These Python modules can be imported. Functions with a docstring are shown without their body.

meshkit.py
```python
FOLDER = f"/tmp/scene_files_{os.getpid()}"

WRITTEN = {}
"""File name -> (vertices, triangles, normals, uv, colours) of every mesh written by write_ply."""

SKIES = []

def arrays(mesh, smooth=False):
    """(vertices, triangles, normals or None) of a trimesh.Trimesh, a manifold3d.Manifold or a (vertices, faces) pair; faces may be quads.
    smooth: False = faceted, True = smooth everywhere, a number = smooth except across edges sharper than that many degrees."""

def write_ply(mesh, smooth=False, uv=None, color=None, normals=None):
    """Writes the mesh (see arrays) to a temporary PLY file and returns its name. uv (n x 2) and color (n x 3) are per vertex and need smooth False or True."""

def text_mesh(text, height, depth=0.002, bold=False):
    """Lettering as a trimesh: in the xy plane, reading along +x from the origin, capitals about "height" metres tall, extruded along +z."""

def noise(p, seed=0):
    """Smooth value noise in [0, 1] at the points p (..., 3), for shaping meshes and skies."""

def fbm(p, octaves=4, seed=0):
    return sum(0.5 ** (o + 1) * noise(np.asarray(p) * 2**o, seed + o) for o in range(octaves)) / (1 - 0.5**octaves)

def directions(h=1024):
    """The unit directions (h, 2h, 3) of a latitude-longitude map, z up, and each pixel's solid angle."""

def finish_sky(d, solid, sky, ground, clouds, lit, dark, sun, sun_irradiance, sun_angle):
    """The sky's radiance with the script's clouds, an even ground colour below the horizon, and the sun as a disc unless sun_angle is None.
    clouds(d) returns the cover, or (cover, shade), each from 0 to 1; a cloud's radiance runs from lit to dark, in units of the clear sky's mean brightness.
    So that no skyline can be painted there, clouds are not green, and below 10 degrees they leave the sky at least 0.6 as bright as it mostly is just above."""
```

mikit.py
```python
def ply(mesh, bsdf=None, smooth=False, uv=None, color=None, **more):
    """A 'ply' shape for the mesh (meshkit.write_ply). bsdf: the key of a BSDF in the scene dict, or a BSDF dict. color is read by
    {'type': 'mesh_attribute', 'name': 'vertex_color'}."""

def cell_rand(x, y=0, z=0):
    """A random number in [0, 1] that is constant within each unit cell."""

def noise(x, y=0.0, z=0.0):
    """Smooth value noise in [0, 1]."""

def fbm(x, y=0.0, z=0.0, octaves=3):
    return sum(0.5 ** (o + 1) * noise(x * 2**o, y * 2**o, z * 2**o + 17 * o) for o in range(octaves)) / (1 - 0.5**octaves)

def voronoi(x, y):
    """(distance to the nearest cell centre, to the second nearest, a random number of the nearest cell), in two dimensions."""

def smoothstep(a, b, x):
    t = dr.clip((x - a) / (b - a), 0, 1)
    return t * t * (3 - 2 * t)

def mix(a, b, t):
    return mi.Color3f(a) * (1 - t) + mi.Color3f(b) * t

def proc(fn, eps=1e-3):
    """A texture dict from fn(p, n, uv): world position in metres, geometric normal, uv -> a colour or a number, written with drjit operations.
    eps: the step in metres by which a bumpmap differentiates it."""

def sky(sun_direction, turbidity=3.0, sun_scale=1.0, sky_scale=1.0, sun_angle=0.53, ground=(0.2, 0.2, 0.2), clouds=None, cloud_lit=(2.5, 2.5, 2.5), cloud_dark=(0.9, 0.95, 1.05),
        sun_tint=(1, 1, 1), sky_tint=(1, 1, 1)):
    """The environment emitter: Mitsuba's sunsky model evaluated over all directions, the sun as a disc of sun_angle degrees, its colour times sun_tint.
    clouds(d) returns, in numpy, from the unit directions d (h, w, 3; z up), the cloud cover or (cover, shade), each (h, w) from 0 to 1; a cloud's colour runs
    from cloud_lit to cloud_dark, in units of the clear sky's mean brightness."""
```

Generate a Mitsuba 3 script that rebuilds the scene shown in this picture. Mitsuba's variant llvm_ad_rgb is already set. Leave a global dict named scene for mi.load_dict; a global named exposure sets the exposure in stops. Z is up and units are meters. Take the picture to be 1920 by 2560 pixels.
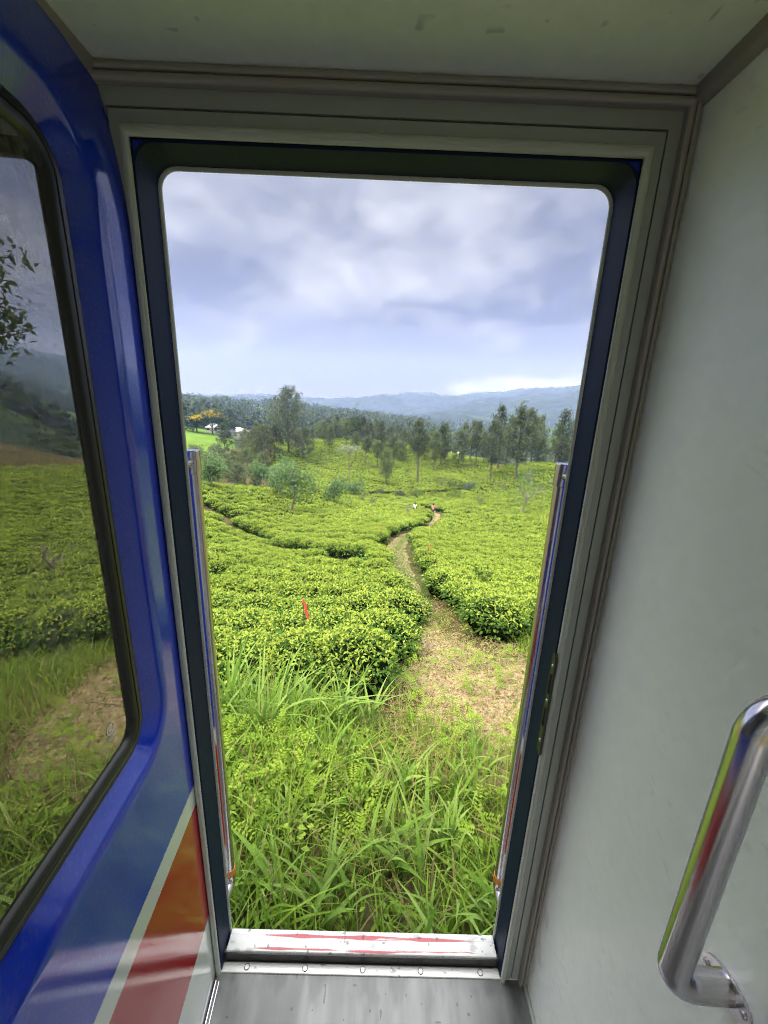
import math
import numpy as np
import drjit as dr
import mitsuba as mi
import trimesh
import manifold3d as m3
import shapely
from shapely.geometry import Polygon, box as sbox
from scipy.interpolate import PchipInterpolator
from scipy.ndimage import map_coordinates
import mikit
import meshkit
from mikit import proc, fbm, noise, smoothstep, mix

scene, labels = {}, {}
T = mi.ScalarTransform4f

# ------------------------------------------------------------------ camera, light, exposure
CAM = np.array([0.0089, -0.834, 1.5681])
YAW, PITCH, ROLL = 0.0091, -0.2668, 0.0377
FW = np.array([math.sin(YAW) * math.cos(PITCH), math.cos(YAW) * math.cos(PITCH), math.sin(PITCH)])
RT = np.cross(FW, [0, 0, 1]); RT /= np.linalg.norm(RT)
UP = np.cross(RT, FW)
UP = -RT * math.sin(ROLL) + UP * math.cos(ROLL)
scene['camera'] = {'type': 'perspective', 'fov_axis': 'x', 'fov': 88.36, 'near_clip': 0.02, 'far_clip': 30000.0,
                   'to_world': T().look_at(CAM.tolist(), (CAM + FW).tolist(), UP.tolist()),
                   'medium': {'type': 'ref', 'id': 'air'}}
exposure = 3.82


def clouds(d):
    el = np.degrees(np.arcsin(np.clip(d[..., 2], -1, 1)))
    az = np.degrees(np.arctan2(d[..., 0], d[..., 1]))
    q = d * [1.0, 1.0, 1.45]
    warp = meshkit.fbm(q * 5.0, 3, seed=6)[..., None] * 0.10
    big = meshkit.fbm((q + warp) * 3.6 + [5.5, 0.7, 0], 4, seed=14)
    lump = np.abs(2 * meshkit.fbm((q + warp) * 6.0 + [0.7, 3.0, 5.5], 5, seed=31) - 1)
    fine = meshkit.fbm(q * 16.0 + [0.4, 8.1, 2], 5, seed=34)
    s = 0.965 + 0.135 * (big - 0.5) + 0.075 * (0.22 - lump) + 0.05 * (fine - 0.5)
    s = s + 0.012 * np.clip((22 - el) / 14, 0, 1) + 0.022 * np.clip((13 - el) / 8, 0, 1)                           # rain-dark base of the cloud deck
    gap = np.exp(-((el - 2.6) / 2.0) ** 2) * np.clip((az - 0) / 12, 0, 1) * np.clip((40 - az) / 12, 0, 1) * np.clip(0.35 + 2.2 * (fine - 0.4), 0, 1)
    s = s - 0.105 * gap                                                     # bright break under the deck
    s = s - 0.80 * np.clip((el - 29) / 38, 0, 1) - 0.25 * np.clip(-d[..., 1], 0, 1)   # brightest overhead and around the veiled sun
    return np.ones_like(el), np.clip(s, 0, 1)


scene['sky'] = mikit.sky([-0.50, -0.26, 0.9], turbidity=4.0, sun_scale=0.3, sun_angle=14.0, clouds=clouds,
                         cloud_lit=(4.6, 4.68, 4.8), cloud_dark=(0.148, 0.160, 0.188))
labels['sky'] = {'label': 'grey-blue rain-heavy overcast sky', 'kind': 'structure'}

# ------------------------------------------------------------------ helpers


def numbered(name):
    if name not in scene and name not in labels and name not in TAKEN:
        TAKEN.add(name)
        return name
    k = 1
    while f'{name}_{k:03d}' in scene or f'{name}_{k:03d}' in labels or f'{name}_{k:03d}' in TAKEN:
        k += 1
    TAKEN.add(f'{name}_{k:03d}')
    return f'{name}_{k:03d}'


TAKEN = set()


def tag(key, label=None, cat=None, group=None, kind=None):
    d = labels.setdefault(key, {})
    for k, v in (('label', label), ('category', cat), ('group', group), ('kind', kind)):
        if v:
            d[k] = v
    return key


def obj(name, mesh, bsdf, parent=None, smooth=False, **kw):
    key = numbered(f'{parent}__{name}' if parent else name)
    scene[key] = mikit.ply(mesh, bsdf, smooth, **kw)
    return key


def thing(name, label, cat, group=None):
    key = numbered(name)
    tag(key, label, cat, group)
    return key


def cat_mesh(parts):
    vs, fs, cs, at = [], [], [], 0
    for p in parts:
        v, f = np.asarray(p[0], float), np.asarray(p[1], int)
        vs.append(v); fs.append(f + at); at += len(v)
        if len(p) > 2:
            c = np.asarray(p[2], float)
            cs.append(np.broadcast_to(c, v.shape) if c.ndim == 1 else c)
    return (np.vstack(vs), np.vstack(fs)) + ((np.vstack(cs),) if cs else ())


def boxm(x0, x1, y0, y1, z0, z1):
    b = trimesh.creation.box(extents=[x1 - x0, y1 - y0, z1 - z0])
    b.apply_translation([(x0 + x1) / 2, (y0 + y1) / 2, (z0 + z1) / 2])
    return b


def tube(path, radii, n=16, caps=True):
    path = np.asarray(path, float)
    radii = np.broadcast_to(np.asarray(radii, float), (len(path),))
    t = np.gradient(path, axis=0)
    t /= np.maximum(np.linalg.norm(t, axis=1, keepdims=True), 1e-9)
    u = np.cross(t[0], [0.31, 0.83, 0.47]); u /= np.linalg.norm(u)
    rings = []
    for k in range(len(path)):
        u = u - t[k] * (u @ t[k]); u /= np.linalg.norm(u)
        w = np.cross(t[k], u)
        a = np.arange(n) / n * 2 * np.pi
        rings.append(path[k] + radii[k] * (np.cos(a)[:, None] * u + np.sin(a)[:, None] * w))
    v = np.vstack(rings)
    i, j = np.meshgrid(np.arange(len(path) - 1), np.arange(n), indexing='ij')
    a, b = i * n + j, i * n + (j + 1) % n
    f = np.vstack([np.stack([a, b, b + n], -1).reshape(-1, 3), np.stack([a, b + n, a + n], -1).reshape(-1, 3)])
    if caps:
        m = len(v)
        v = np.vstack([v, path[0], path[-1]])
        k = np.arange(n)
        f = np.vstack([f, np.stack([(k + 1) % n, k, k * 0 + m], 1),
                       np.stack([k + (len(path) - 1) * n, (k + 1) % n + (len(path) - 1) * n, k * 0 + m + 1], 1)])
    return v, f


def round_path(pts, r, n=8):
    """the polyline with its inner corners rounded to radius r"""
    pts = [np.asarray(p, float) for p in pts]
    out = [pts[0]]
    for a, b, c in zip(pts, pts[1:], pts[2:]):
        d0, d1 = (a - b) / np.linalg.norm(a - b), (c - b) / np.linalg.norm(c - b)
        h = r / math.tan(math.acos(np.clip(d0 @ d1, -1, 1)) / 2)
        p0, p1 = b + d0 * h, b + d1 * h
        for t in np.linspace(0, 1, n):
            out.append((1 - t) ** 2 * p0 + 2 * t * (1 - t) * (b + (p0 + p1 - 2 * b) * 0.12) + t * t * p1)
    out.append(pts[-1])
    return np.array(out)


# ------------------------------------------------------------------ materials
def rgb(*c):
    return {'type': 'rgb', 'value': list(c)}


def mat(key, **d):
    scene[key] = d
    return key


VC = {'type': 'mesh_attribute', 'name': 'vertex_color'}
mat('leaf_mat', type='principledthin', base_color=VC, roughness=0.42, diff_trans=0.7, eta=1.45)
mat('grass_mat', type='principledthin', base_color=VC, roughness=0.5, diff_trans=0.7, eta=1.4)
mat('bark_mat', type='twosided', bsdf={'type': 'diffuse', 'reflectance': VC})
mat('painted_mat', type='twosided', bsdf={'type': 'principled', 'base_color': VC, 'roughness': 0.6})


def soil_fn(p, n, uv):
    a = fbm(p.x * 2.3, p.y * 2.3, p.z * 2.3, 4)
    b = noise(p.x * 37, p.y * 37, p.z * 37)
    return mi.Color3f(0.55 + 0.7 * a + 0.3 * b)


scene['ground_mat'] = {'type': 'twosided', 'bsdf': {'type': 'diffuse', 'reflectance': VC}}


def path_fn(p, n, uv):
    a = fbm(p.x * 2.1, p.y * 2.1, 0, 4)
    b = fbm(p.x * 19, p.y * 19, 1, 3)
    c = mix((0.17, 0.125, 0.075), (0.34, 0.265, 0.165), smoothstep(0.3, 0.7, 0.6 * b + 0.4 * noise(p.x * 70, p.y * 70, 2)))
    return mix(c, mi.Color3f(0.12, 0.14, 0.05), smoothstep(0.5, 0.62, 0.6 * a + 0.4 * b) * 0.6)


mat('path_mat', type='twosided', bsdf={'type': 'diffuse', 'reflectance': proc(path_fn)})


# livery: flat horizontal bands of paint by height, as on the outside of the carriage and its door
def livery_fn(p, n, uv):
    z = p.z
    blue = mix((0.004, 0.026, 0.40), (0.006, 0.034, 0.46), noise(p.x * 3, p.y * 3, z * 3))
    dust = smoothstep(0.74, 0.80, noise(p.x * 300 + p.y * 300, z * 300, 2)) * 0.10
    blue = mix(blue, mi.Color3f(0.22, 0.23, 0.26), dust)
    dirt = smoothstep(0.62, 0.85, fbm(p.x * 9 + p.y * 9, z * 9, 3, 4))
    red = mix((0.42, 0.018, 0.020), (0.34, 0.018, 0.020), dirt)
    white = mix((0.62, 0.66, 0.61), (0.52, 0.55, 0.50), dirt)
    c = dr.select(z > 0.661, blue, white)
    c = dr.select((z < 0.603) & (z > 0.206), red, c)
    return dr.select(z > 2.25, mi.Color3f(0.3, 0.3, 0.3), c)


def ripple_fn(p, n, uv):
    return (fbm(p.x * 5 + p.y * 5, p.z * 5, 2, 2) - 0.5) * 0.0012 + (noise(p.y * 420 + p.x * 420, p.z * 420, 1) - 0.5) * 0.000006


mat('livery_mat', type='twosided', bsdf={'type': 'bumpmap', 'arbitrary': proc(ripple_fn, eps=2e-3), 'scale': 1.0,
    'bsdf': {'type': 'roughplastic', 'diffuse_reflectance': proc(livery_fn), 'int_ior': 1.8, 'alpha': 0.012, 'distribution': 'ggx'}})


def wall_fn(p, n, uv):
    g = fbm(p.y * 60, p.z * 60, p.x * 60, 3)
    st = fbm(p.y * 9 + 4, p.z * 4, p.x, 4)
    c = mix((0.72, 0.77, 0.735), (0.80, 0.83, 0.80), g)
    # brown grime with ragged edges along the door moulding and the floor, and fine scuffs
    rag = fbm(p.y * 40, p.z * 14, 5, 4)
    d = dr.minimum(dr.maximum(-0.092 - p.y, 0), dr.maximum(p.z + 0.03, 0) * 1.6)
    grime = smoothstep(0.50, 0.72, rag + 0.16 - d * 5.5) * smoothstep(1.0, 0.5, p.z + 0.4 * rag) * 0.22
    scuff = smoothstep(0.79, 0.84, noise(p.y * 46 + p.z * 30, p.z * 150 - p.y * 60, 2)) * smoothstep(0.45, 0.6, st) * 0.18
    c = mix(c, mi.Color3f(0.33, 0.27, 0.19), grime)
    return mix(c, mi.Color3f(0.42, 0.42, 0.40), scuff)


def peel_fn(p, n, uv):
    return (noise(p.y * 230 + 3, p.z * 230, p.x * 230) - 0.5) * 0.0007 + (noise(p.y * 120, p.z * 120, p.x * 120) - 0.5) * 0.0007


mat('wall_mat', type='twosided', bsdf={'type': 'bumpmap', 'arbitrary': proc(peel_fn, eps=8e-4), 'scale': 1.0,
    'bsdf': {'type': 'principled', 'base_color': proc(wall_fn), 'roughness': 0.3, 'specular': 0.6}})


def ceil_fn(p, n, uv):
    g = fbm(p.x * 70, p.y * 70, 2, 3)
    c = mix((0.58, 0.62, 0.55), (0.66, 0.68, 0.61), g)
    scuff = smoothstep(0.55, 0.75, noise(p.x * 160, p.y * 420, 5)) * smoothstep(0.06, 0.0, dr.abs(p.y + 0.268 - 0.03 * (p.x - 0.1))) * smoothstep(0.075, 0.05, dr.abs(p.x - 0.115))
    spot = smoothstep(0.90, 0.96, noise(p.x * 55 + 7, p.y * 55, 1)) * 0.3
    return c * (1 - 0.55 * scuff) * (1 - spot)


mat('ceiling_mat', type='twosided', bsdf={'type': 'principled', 'base_color': proc(ceil_fn), 'roughness': 0.45, 'specular': 0.4})
mat('trim_mat', type='twosided', bsdf={'type': 'principled', 'base_color': rgb(0.27, 0.285, 0.265), 'roughness': 0.3, 'specular': 0.6})
mat('moulding_mat', type='twosided', bsdf={'type': 'principled', 'base_color': rgb(0.25, 0.232, 0.21), 'roughness': 0.35, 'specular': 0.5})
mat('rim_mat', type='twosided', bsdf={'type': 'principled', 'base_color': rgb(0.38, 0.40, 0.36), 'roughness': 0.25, 'specular': 0.6})
mat('navy_mat', type='twosided', bsdf={'type': 'principled', 'base_color': rgb(0.006, 0.013, 0.038), 'roughness': 0.5, 'specular': 0.08})
mat('rubber_mat', type='twosided', bsdf={'type': 'principled', 'base_color': rgb(0.012, 0.013, 0.013), 'roughness': 0.4, 'specular': 0.5})
mat('dark_mat', type='twosided', bsdf={'type': 'diffuse', 'reflectance': rgb(0.015, 0.015, 0.016)})
mat('chrome_mat', type='roughconductor', material='Cr', alpha=0.035, distribution='ggx')
mat('steel_mat', type='roughconductor', material='Cr', alpha=0.18, distribution='ggx')
mat('orange_mat', type='twosided', bsdf={'type': 'principled', 'base_color': rgb(0.55, 0.19, 0.015), 'roughness': 0.4})
def dust_fn(p, n, uv):
    a = fbm(p.y * 7 + p.x * 7, p.z * 7, 1, 4)
    b = fbm(p.y * 150 + p.x * 150, p.z * 150, 3, 3)
    return 0.07 + 0.26 * smoothstep(0.35, 0.75, a) * smoothstep(0.3, 0.7, b)


mat('pane_mat', type='blendbsdf', weight=proc(dust_fn), a={'type': 'thindielectric', 'int_ior': 2.3, 'specular_transmittance': rgb(0.25, 0.28, 0.25)},
    b={'type': 'twosided', 'bsdf': {'type': 'diffuse', 'reflectance': rgb(0.30, 0.29, 0.25)}})
mat('mark_mat', type='twosided', bsdf={'type': 'diffuse', 'reflectance': rgb(0.75, 0.78, 0.74)})


def floor_fn(p, n, uv):
    streak = fbm(p.x * 26, p.y * 3.2, 0, 4)
    patch = fbm(p.x * 4 + 9, p.y * 4, 1, 4)
    c = mix((0.10, 0.103, 0.105), (0.225, 0.23, 0.23), smoothstep(0.25, 0.75, 0.55 * streak + 0.45 * patch))
    spot = smoothstep(0.93, 0.95, noise(p.x * 70, p.y * 60, 3))
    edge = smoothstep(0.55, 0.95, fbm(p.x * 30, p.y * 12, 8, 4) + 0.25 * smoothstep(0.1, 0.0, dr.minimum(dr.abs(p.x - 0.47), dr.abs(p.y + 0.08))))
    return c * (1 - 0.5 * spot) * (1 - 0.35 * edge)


mat('floor_mat', type='twosided', bsdf={'type': 'principled', 'base_color': proc(floor_fn), 'roughness': 0.3, 'specular': 0.55, 'metallic': 0.15})


def sill_fn(p, n, uv):
    x, y = p.x, p.y
    worn = fbm(x * 30, y * 60, 1, 4)
    c = mix((0.74, 0.75, 0.73), (0.5, 0.5, 0.5), smoothstep(0.62, 0.75, worn))
    w1 = (0.0045 + 0.004 * (noise(x * 22, 1) - 0.5)) * smoothstep(-0.34, -0.2, x) * smoothstep(0.36, 0.26, x)
    c1 = -0.0165 - 0.004 * x
    s1 = smoothstep(0.001, -0.001, dr.abs(y - c1) - w1) * (1 - smoothstep(0.55, 0.6, fbm(x * 14, y * 160, 4, 3)) * smoothstep(0.12, 0.0, dr.abs(x - 0.02)))
    w2 = (0.0035 + 0.0045 * (noise(x * 16, 7) - 0.5)) * smoothstep(-0.35, -0.29, x) * smoothstep(0.35, 0.31, x)
    s2 = smoothstep(0.001, -0.001, dr.abs(y + 0.0455) - w2) * (1 - smoothstep(0.5, 0.58, fbm(x * 9, y * 120, 2, 3)))
    red = mi.Color3f(0.46, 0.085, 0.105)
    c = mix(mix(c, red, s1), red, s2)
    grime = smoothstep(0.70, 0.76, fbm(x * 75, y * 75, 6, 4))
    return c * (1 - 0.6 * grime)


mat('sill_mat', type='twosided', bsdf={'type': 'principled', 'base_color': proc(sill_fn), 'roughness': 0.35, 'specular': 0.5})


def plate_fn(p, n, uv):
    worn = fbm(p.x * 45, p.y * 70, 1, 4)
    return mix((0.80, 0.80, 0.78), (0.22, 0.21, 0.20), smoothstep(0.70, 0.76, worn) * 0.7)


mat('plate_mat', type='twosided', bsdf={'type': 'principled', 'base_color': proc(plate_fn), 'roughness': 0.32, 'specular': 0.6, 'metallic': 0.2})

# ------------------------------------------------------------------ terrain: height by bearing and distance from the doorway
AZ = [-180, -75, -50, -38, -26, -14, -3, 4, 13, 23, 38, 55, 75, 180]
DD = [0.5, 1.5, 2.5, 4, 6, 10, 16, 25, 33, 40, 50, 62, 78, 95, 112, 150, 180, 250, 400, 600, 900, 1400, 2500, 5000, 9000]
ZZ = [
    [-1.1, -1.2, -1.2, -1.2, -1.2, -1, -.5, 0, 0, 0, 0, 0, 0, 0, 0, 0, 0, 0, 0, 0, 0, 0, 0, 0, 0],
    [-1.15, -1.25, -1.35, -1.5, -1.8, -2.2, -2.8, -3.5, -4, -4.5, -5, -6, -6, -6, -5, -4, -2, 0, 4, 8, 10, 10, 0, 0, 0],
    [-1.15, -1.25, -1.45, -1.7, -2.2, -3, -4, -5, -5.4, -5.8, -6.5, -8, -9, -9, -9, -8, -6, -2, 2, 6, 4, 0, -10, -10, 0],
    [-1.15, -1.25, -1.5, -1.85, -2.4, -3.4, -4.5, -5.6, -6.1, -6.5, -8, -11, -12, -12, -12, -11, -9, -5, 1, 5, 0, -5, -20, -20, 0],
    [-1.15, -1.25, -1.5, -1.9, -2.55, -3.8, -5.0, -6.0, -6.4, -6.8, -9.5, -13, -15, -16, -15, -12.7, -11.5, -11, -8, -4, -10, -20, -6, -5, 0],
    [-1.15, -1.25, -1.5, -2.0, -2.7, -4.0, -5.5, -7.3, -8.4, -8.9, -8.8, -11.6, -12.4, -10.5, -9.8, -16, -19, -21, -16, -7, -18, -26, 4, 10, 0],
    [-1.15, -1.25, -1.5, -2.0, -2.65, -3.95, -5.3, -7.0, -8.6, -10.0, -11.6, -12.9, -12.6, -11.0, -9.0, -17, -22, -26, -17, -17, -30, -36, 30, 45, 40],
    [-1.15, -1.25, -1.5, -2.0, -2.55, -3.75, -5.15, -7.0, -8.8, -10.3, -11.9, -12.9, -12.8, -12.0, -10.5, -17, -23, -29, -24, -24, -34, -32, 46, 60, 60],
    [-1.15, -1.25, -1.5, -1.95, -2.4, -3.7, -5.5, -7.7, -9.4, -10.3, -11.3, -12.2, -11.9, -11.0, -12.5, -19, -25, -33, -38, -40, -40, -10, 68, 90, 90],
    [-1.15, -1.25, -1.5, -1.9, -2.35, -3.6, -5.2, -7.2, -8.4, -9.2, -10.2, -10.2, -8.6, -11, -15, -20, -26, -34, -40, -40, -34, 10, 104, 130, 130],
    [-1.15, -1.25, -1.5, -1.9, -2.35, -3.4, -4.8, -6.3, -7.2, -7.8, -8.0, -8.4, -9, -10, -10, -7, -4, 2, 10, 20, 34, 80, 175, 180, 180],
    [-1.15, -1.25, -1.4, -1.7, -2.1, -2.9, -3.9, -4.9, -5.5, -5.8, -6, -6.2, -6.4, -6.6, -6, -3, 0, 6, 16, 34, 60, 100, 175, 180, 180],
    [-1.15, -1.25, -1.3, -1.5, -1.8, -2.2, -2.8, -3.4, -3.6, -3.8, -4, -4, -4, -4, -4, -2, 0, 4, 12, 20, 30, 50, 80, 100, 100],
    [-1.1, -1.2, -1.2, -1.2, -1.2, -1, -.5, 0, 0, 0, 0, 0, 0, 0, 0, 0, 0, 0, 0, 0, 0, 0, 0, 0, 0]]
_L0, _L1 = math.log(0.5), math.log(9000)
_tab = PchipInterpolator(AZ, np.array([PchipInterpolator(np.log(DD), z)(np.linspace(_L0, _L1, 800)) for z in ZZ]), axis=0)(np.arange(-180, 181, 1.0))


def height(x, y):
    shape = np.shape(x)
    x, y = np.atleast_1d(np.asarray(x, float)), np.atleast_1d(np.asarray(y, float)) + 0.834
    R, a = np.clip(np.hypot(x, y), 0.5, 8990), np.degrees(np.arctan2(x, y))
    z = map_coordinates(_tab, [a + 180, (np.log(R) - _L0) / (_L1 - _L0) * 799], order=1, mode='nearest')
    P = np.stack([x, y, x * 0], -1)
    far = np.clip((R - 250) / 500, 0, 1)
    z = z + far * (meshkit.fbm(P / 260.0, 4, seed=3) - 0.5) * np.minimum(R * 0.018, 40)
    ridge = 1 - np.abs(2 * meshkit.fbm(P / 620.0 + [3.3, 0.4, 0], 5, seed=8) - 1)
    z = z + np.clip((R - 800) / 1000, 0, 1) * (ridge - 0.72) * 85
    return z.reshape(shape)


def terrain_sheet(r0, r1, nr, az):
    R = np.geomspace(r0, r1, nr)
    A = np.radians(az)
    x, y = R[:, None] * np.sin(A), R[:, None] * np.cos(A) - 0.834
    z = height(x, y)
    v = np.stack([x, y, z], -1).reshape(-1, 3)
    i, j = np.meshgrid(np.arange(nr - 1), np.arange(len(az) - 1), indexing='ij')
    a = i * len(az) + j
    b, c, d = a + 1, a + len(az), a + len(az) + 1
    f = np.vstack([np.stack([a, b, d], -1).reshape(-1, 3), np.stack([a, d, c], -1).reshape(-1, 3)])
    return v, f


AZS = np.concatenate([np.arange(-180, -50, 3.0), np.arange(-50, 58, 0.35), np.arange(58, 181, 3.0), [180.0]])


def ground_colour(v):
    x, y = v[:, 0], v[:, 1]
    R, a = np.hypot(x, y + .834), np.degrees(np.arctan2(x, y + .834))
    P = v * [1, 1, 0]
    n1 = meshkit.fbm(P / 3.0, 4, seed=1)[:, None]
    n2 = meshkit.fbm(P / 70.0, 4, seed=2)[:, None]
    n3 = meshkit.fbm(P / 0.4, 3, seed=6)[:, None]
    soil = np.array([0.085, 0.064, 0.036]) * (0.5 + 0.8 * n1) + np.array([0.0, 0.02, 0.0]) * n3
    wood = np.array([0.030, 0.044, 0.027]) * (0.6 + 0.8 * n1)
    field = np.array([0.10, 0.17, 0.028]) * (0.8 + 0.4 * n1)
    w = np.clip((n2 - 0.52) * 9, 0, 1) * (np.clip((R - 180) / 80, 0, 1) * np.clip(1.3 - R / 1100, .08, 1))[:, None]
    out = np.where((R < 128)[:, None], soil, wood * (1 - w) + field * w * 0.75 + wood * w * 0.25)
    patch = ((a < -20.5) & (R > 128) & (R < 196)) | ((a > 17) & (a < 25) & (R > 520) & (R < 700))
    return np.where(patch[:, None], field, out)


v, f = terrain_sheet(0.55, 200.0, 230, AZS)
m = len(v)
v = np.vstack([v, [[0, -.834, -1.1]]])
k = np.arange(len(AZS) - 1)
f = np.vstack([f, np.stack([k + 1, k, k * 0 + m], 1)])
obj('ground', (v, f), 'ground_mat', smooth=True, color=ground_colour(v))
tag('ground', 'dark soil of the tea slopes falling away from the railway', kind='structure')
v, f = terrain_sheet(200.0, 2700.0, 190, AZS)
obj('hills', (v, f), 'ground_mat', smooth=True, color=ground_colour(v))
tag('hills', 'wooded hills and far blue mountains', kind='structure')

PATH = np.array([(1.6, 3.4, .6), (1.3, 4.2, .7), (1.0, 5.3, .28), (1.1, 6.6, .16), (1.18, 9.5, .2), (.98, 12.9, .36), (.89, 18.5, .48), (1.64, 24.2, .42), (3.77, 31.2, .38), (5.6, 38.4, .36), (6.75, 45.3, .5), (5.4, 50.5, .5)])
_s = np.linspace(0, 1, len(PATH))
PATHC = PchipInterpolator(_s, PATH)(np.linspace(0, 1, 160))


def path_x(y):
    return np.interp(y, PATHC[:, 1], PATHC[:, 0])


def path_gap(x, y):
    """metres from the edge of the path, negative on it"""
    d = np.hypot(x[:, None] - PATHC[None, :, 0], y[:, None] - PATHC[None, :, 1]) - PATHC[None, :, 2]
    return d.min(1)


t = np.gradient(PATHC[:, :2], axis=0); t /= np.linalg.norm(t, axis=1, keepdims=True)
nrm = np.stack([t[:, 1], -t[:, 0]], 1)
cols = np.linspace(-1, 1, 9)
rag = (meshkit.noise(np.stack([PATHC[:, 0] * 3, PATHC[:, 1] * 3, PATHC[:, 1] * 0], 1), 5) - .5)[:, None] * 0.5 + 1.15
xy = PATHC[:, None, :2] + nrm[:, None] * (cols[None, :] * rag * PATHC[:, None, 2])[..., None]
zz = height(xy[..., 0], xy[..., 1]) + 0.03
v = np.concatenate([xy, zz[..., None]], -1).reshape(-1, 3)
i, j = np.meshgrid(np.arange(159), np.arange(8), indexing='ij')
a = (i * 9 + j)
f = np.vstack([np.stack([a, a + 1, a + 10], -1).reshape(-1, 3), np.stack([a, a + 10, a + 9], -1).reshape(-1, 3)])
obj('dirt_path', (v, f), 'path_mat', smooth=True)
tag('dirt_path', 'worn earth footpath winding down between the tea bushes', kind='structure')
a = np.linspace(0, 2 * np.pi, 29)[:-1]
rr = 1 + .25 * np.sin(3 * a + 1) + .15 * np.sin(5 * a)
bx, by = 1.45 + 1.35 * rr * np.cos(a), 3.75 + 1.7 * rr * np.sin(a)
ring = np.linspace(0, 1, 8)[1:]
X = np.concatenate([[1.45], (1.45 + ring[:, None] * (bx - 1.45)).ravel()])
Y = np.concatenate([[3.75], (3.75 + ring[:, None] * (by - 3.75)).ravel()])
v = np.stack([X, Y, height(X, Y) + 0.022], 1)
k = np.arange(28)
f = [np.stack([k * 0, 1 + k, 1 + (k + 1) % 28], 1)]
for r in range(6):
    o = 1 + r * 28
    f += [np.stack([o + k, o + 28 + k, o + 28 + (k + 1) % 28], 1), np.stack([o + k, o + 28 + (k + 1) % 28, o + (k + 1) % 28], 1)]
obj('earth_patch', (v, np.vstack(f)), 'path_mat', smooth=True)
tag('earth_patch', 'bare trodden earth with dry litter where the footpath meets the railway bank', kind='structure')
a = np.linspace(0, 2 * np.pi, 13)[:-1]
X, Y = 6.5 + .9 * np.cos(a) + .35 * np.cos(2 * a), 80.3 + 3.2 * np.sin(a)
X, Y = np.append(X, 6.5), np.append(Y, 80.3)
v = np.stack([X, Y, height(X, Y) + .35], 1)
k = np.arange(12)
obj('earth_bank', (v, np.stack([k, (k + 1) % 12, k * 0 + 12], 1)), 'painted_mat', color=np.tile([.36, .21, .11], (13, 1)))
tag('earth_bank', 'small orange scar of bare earth at the foot of the middle tea hill', kind='structure')

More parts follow.
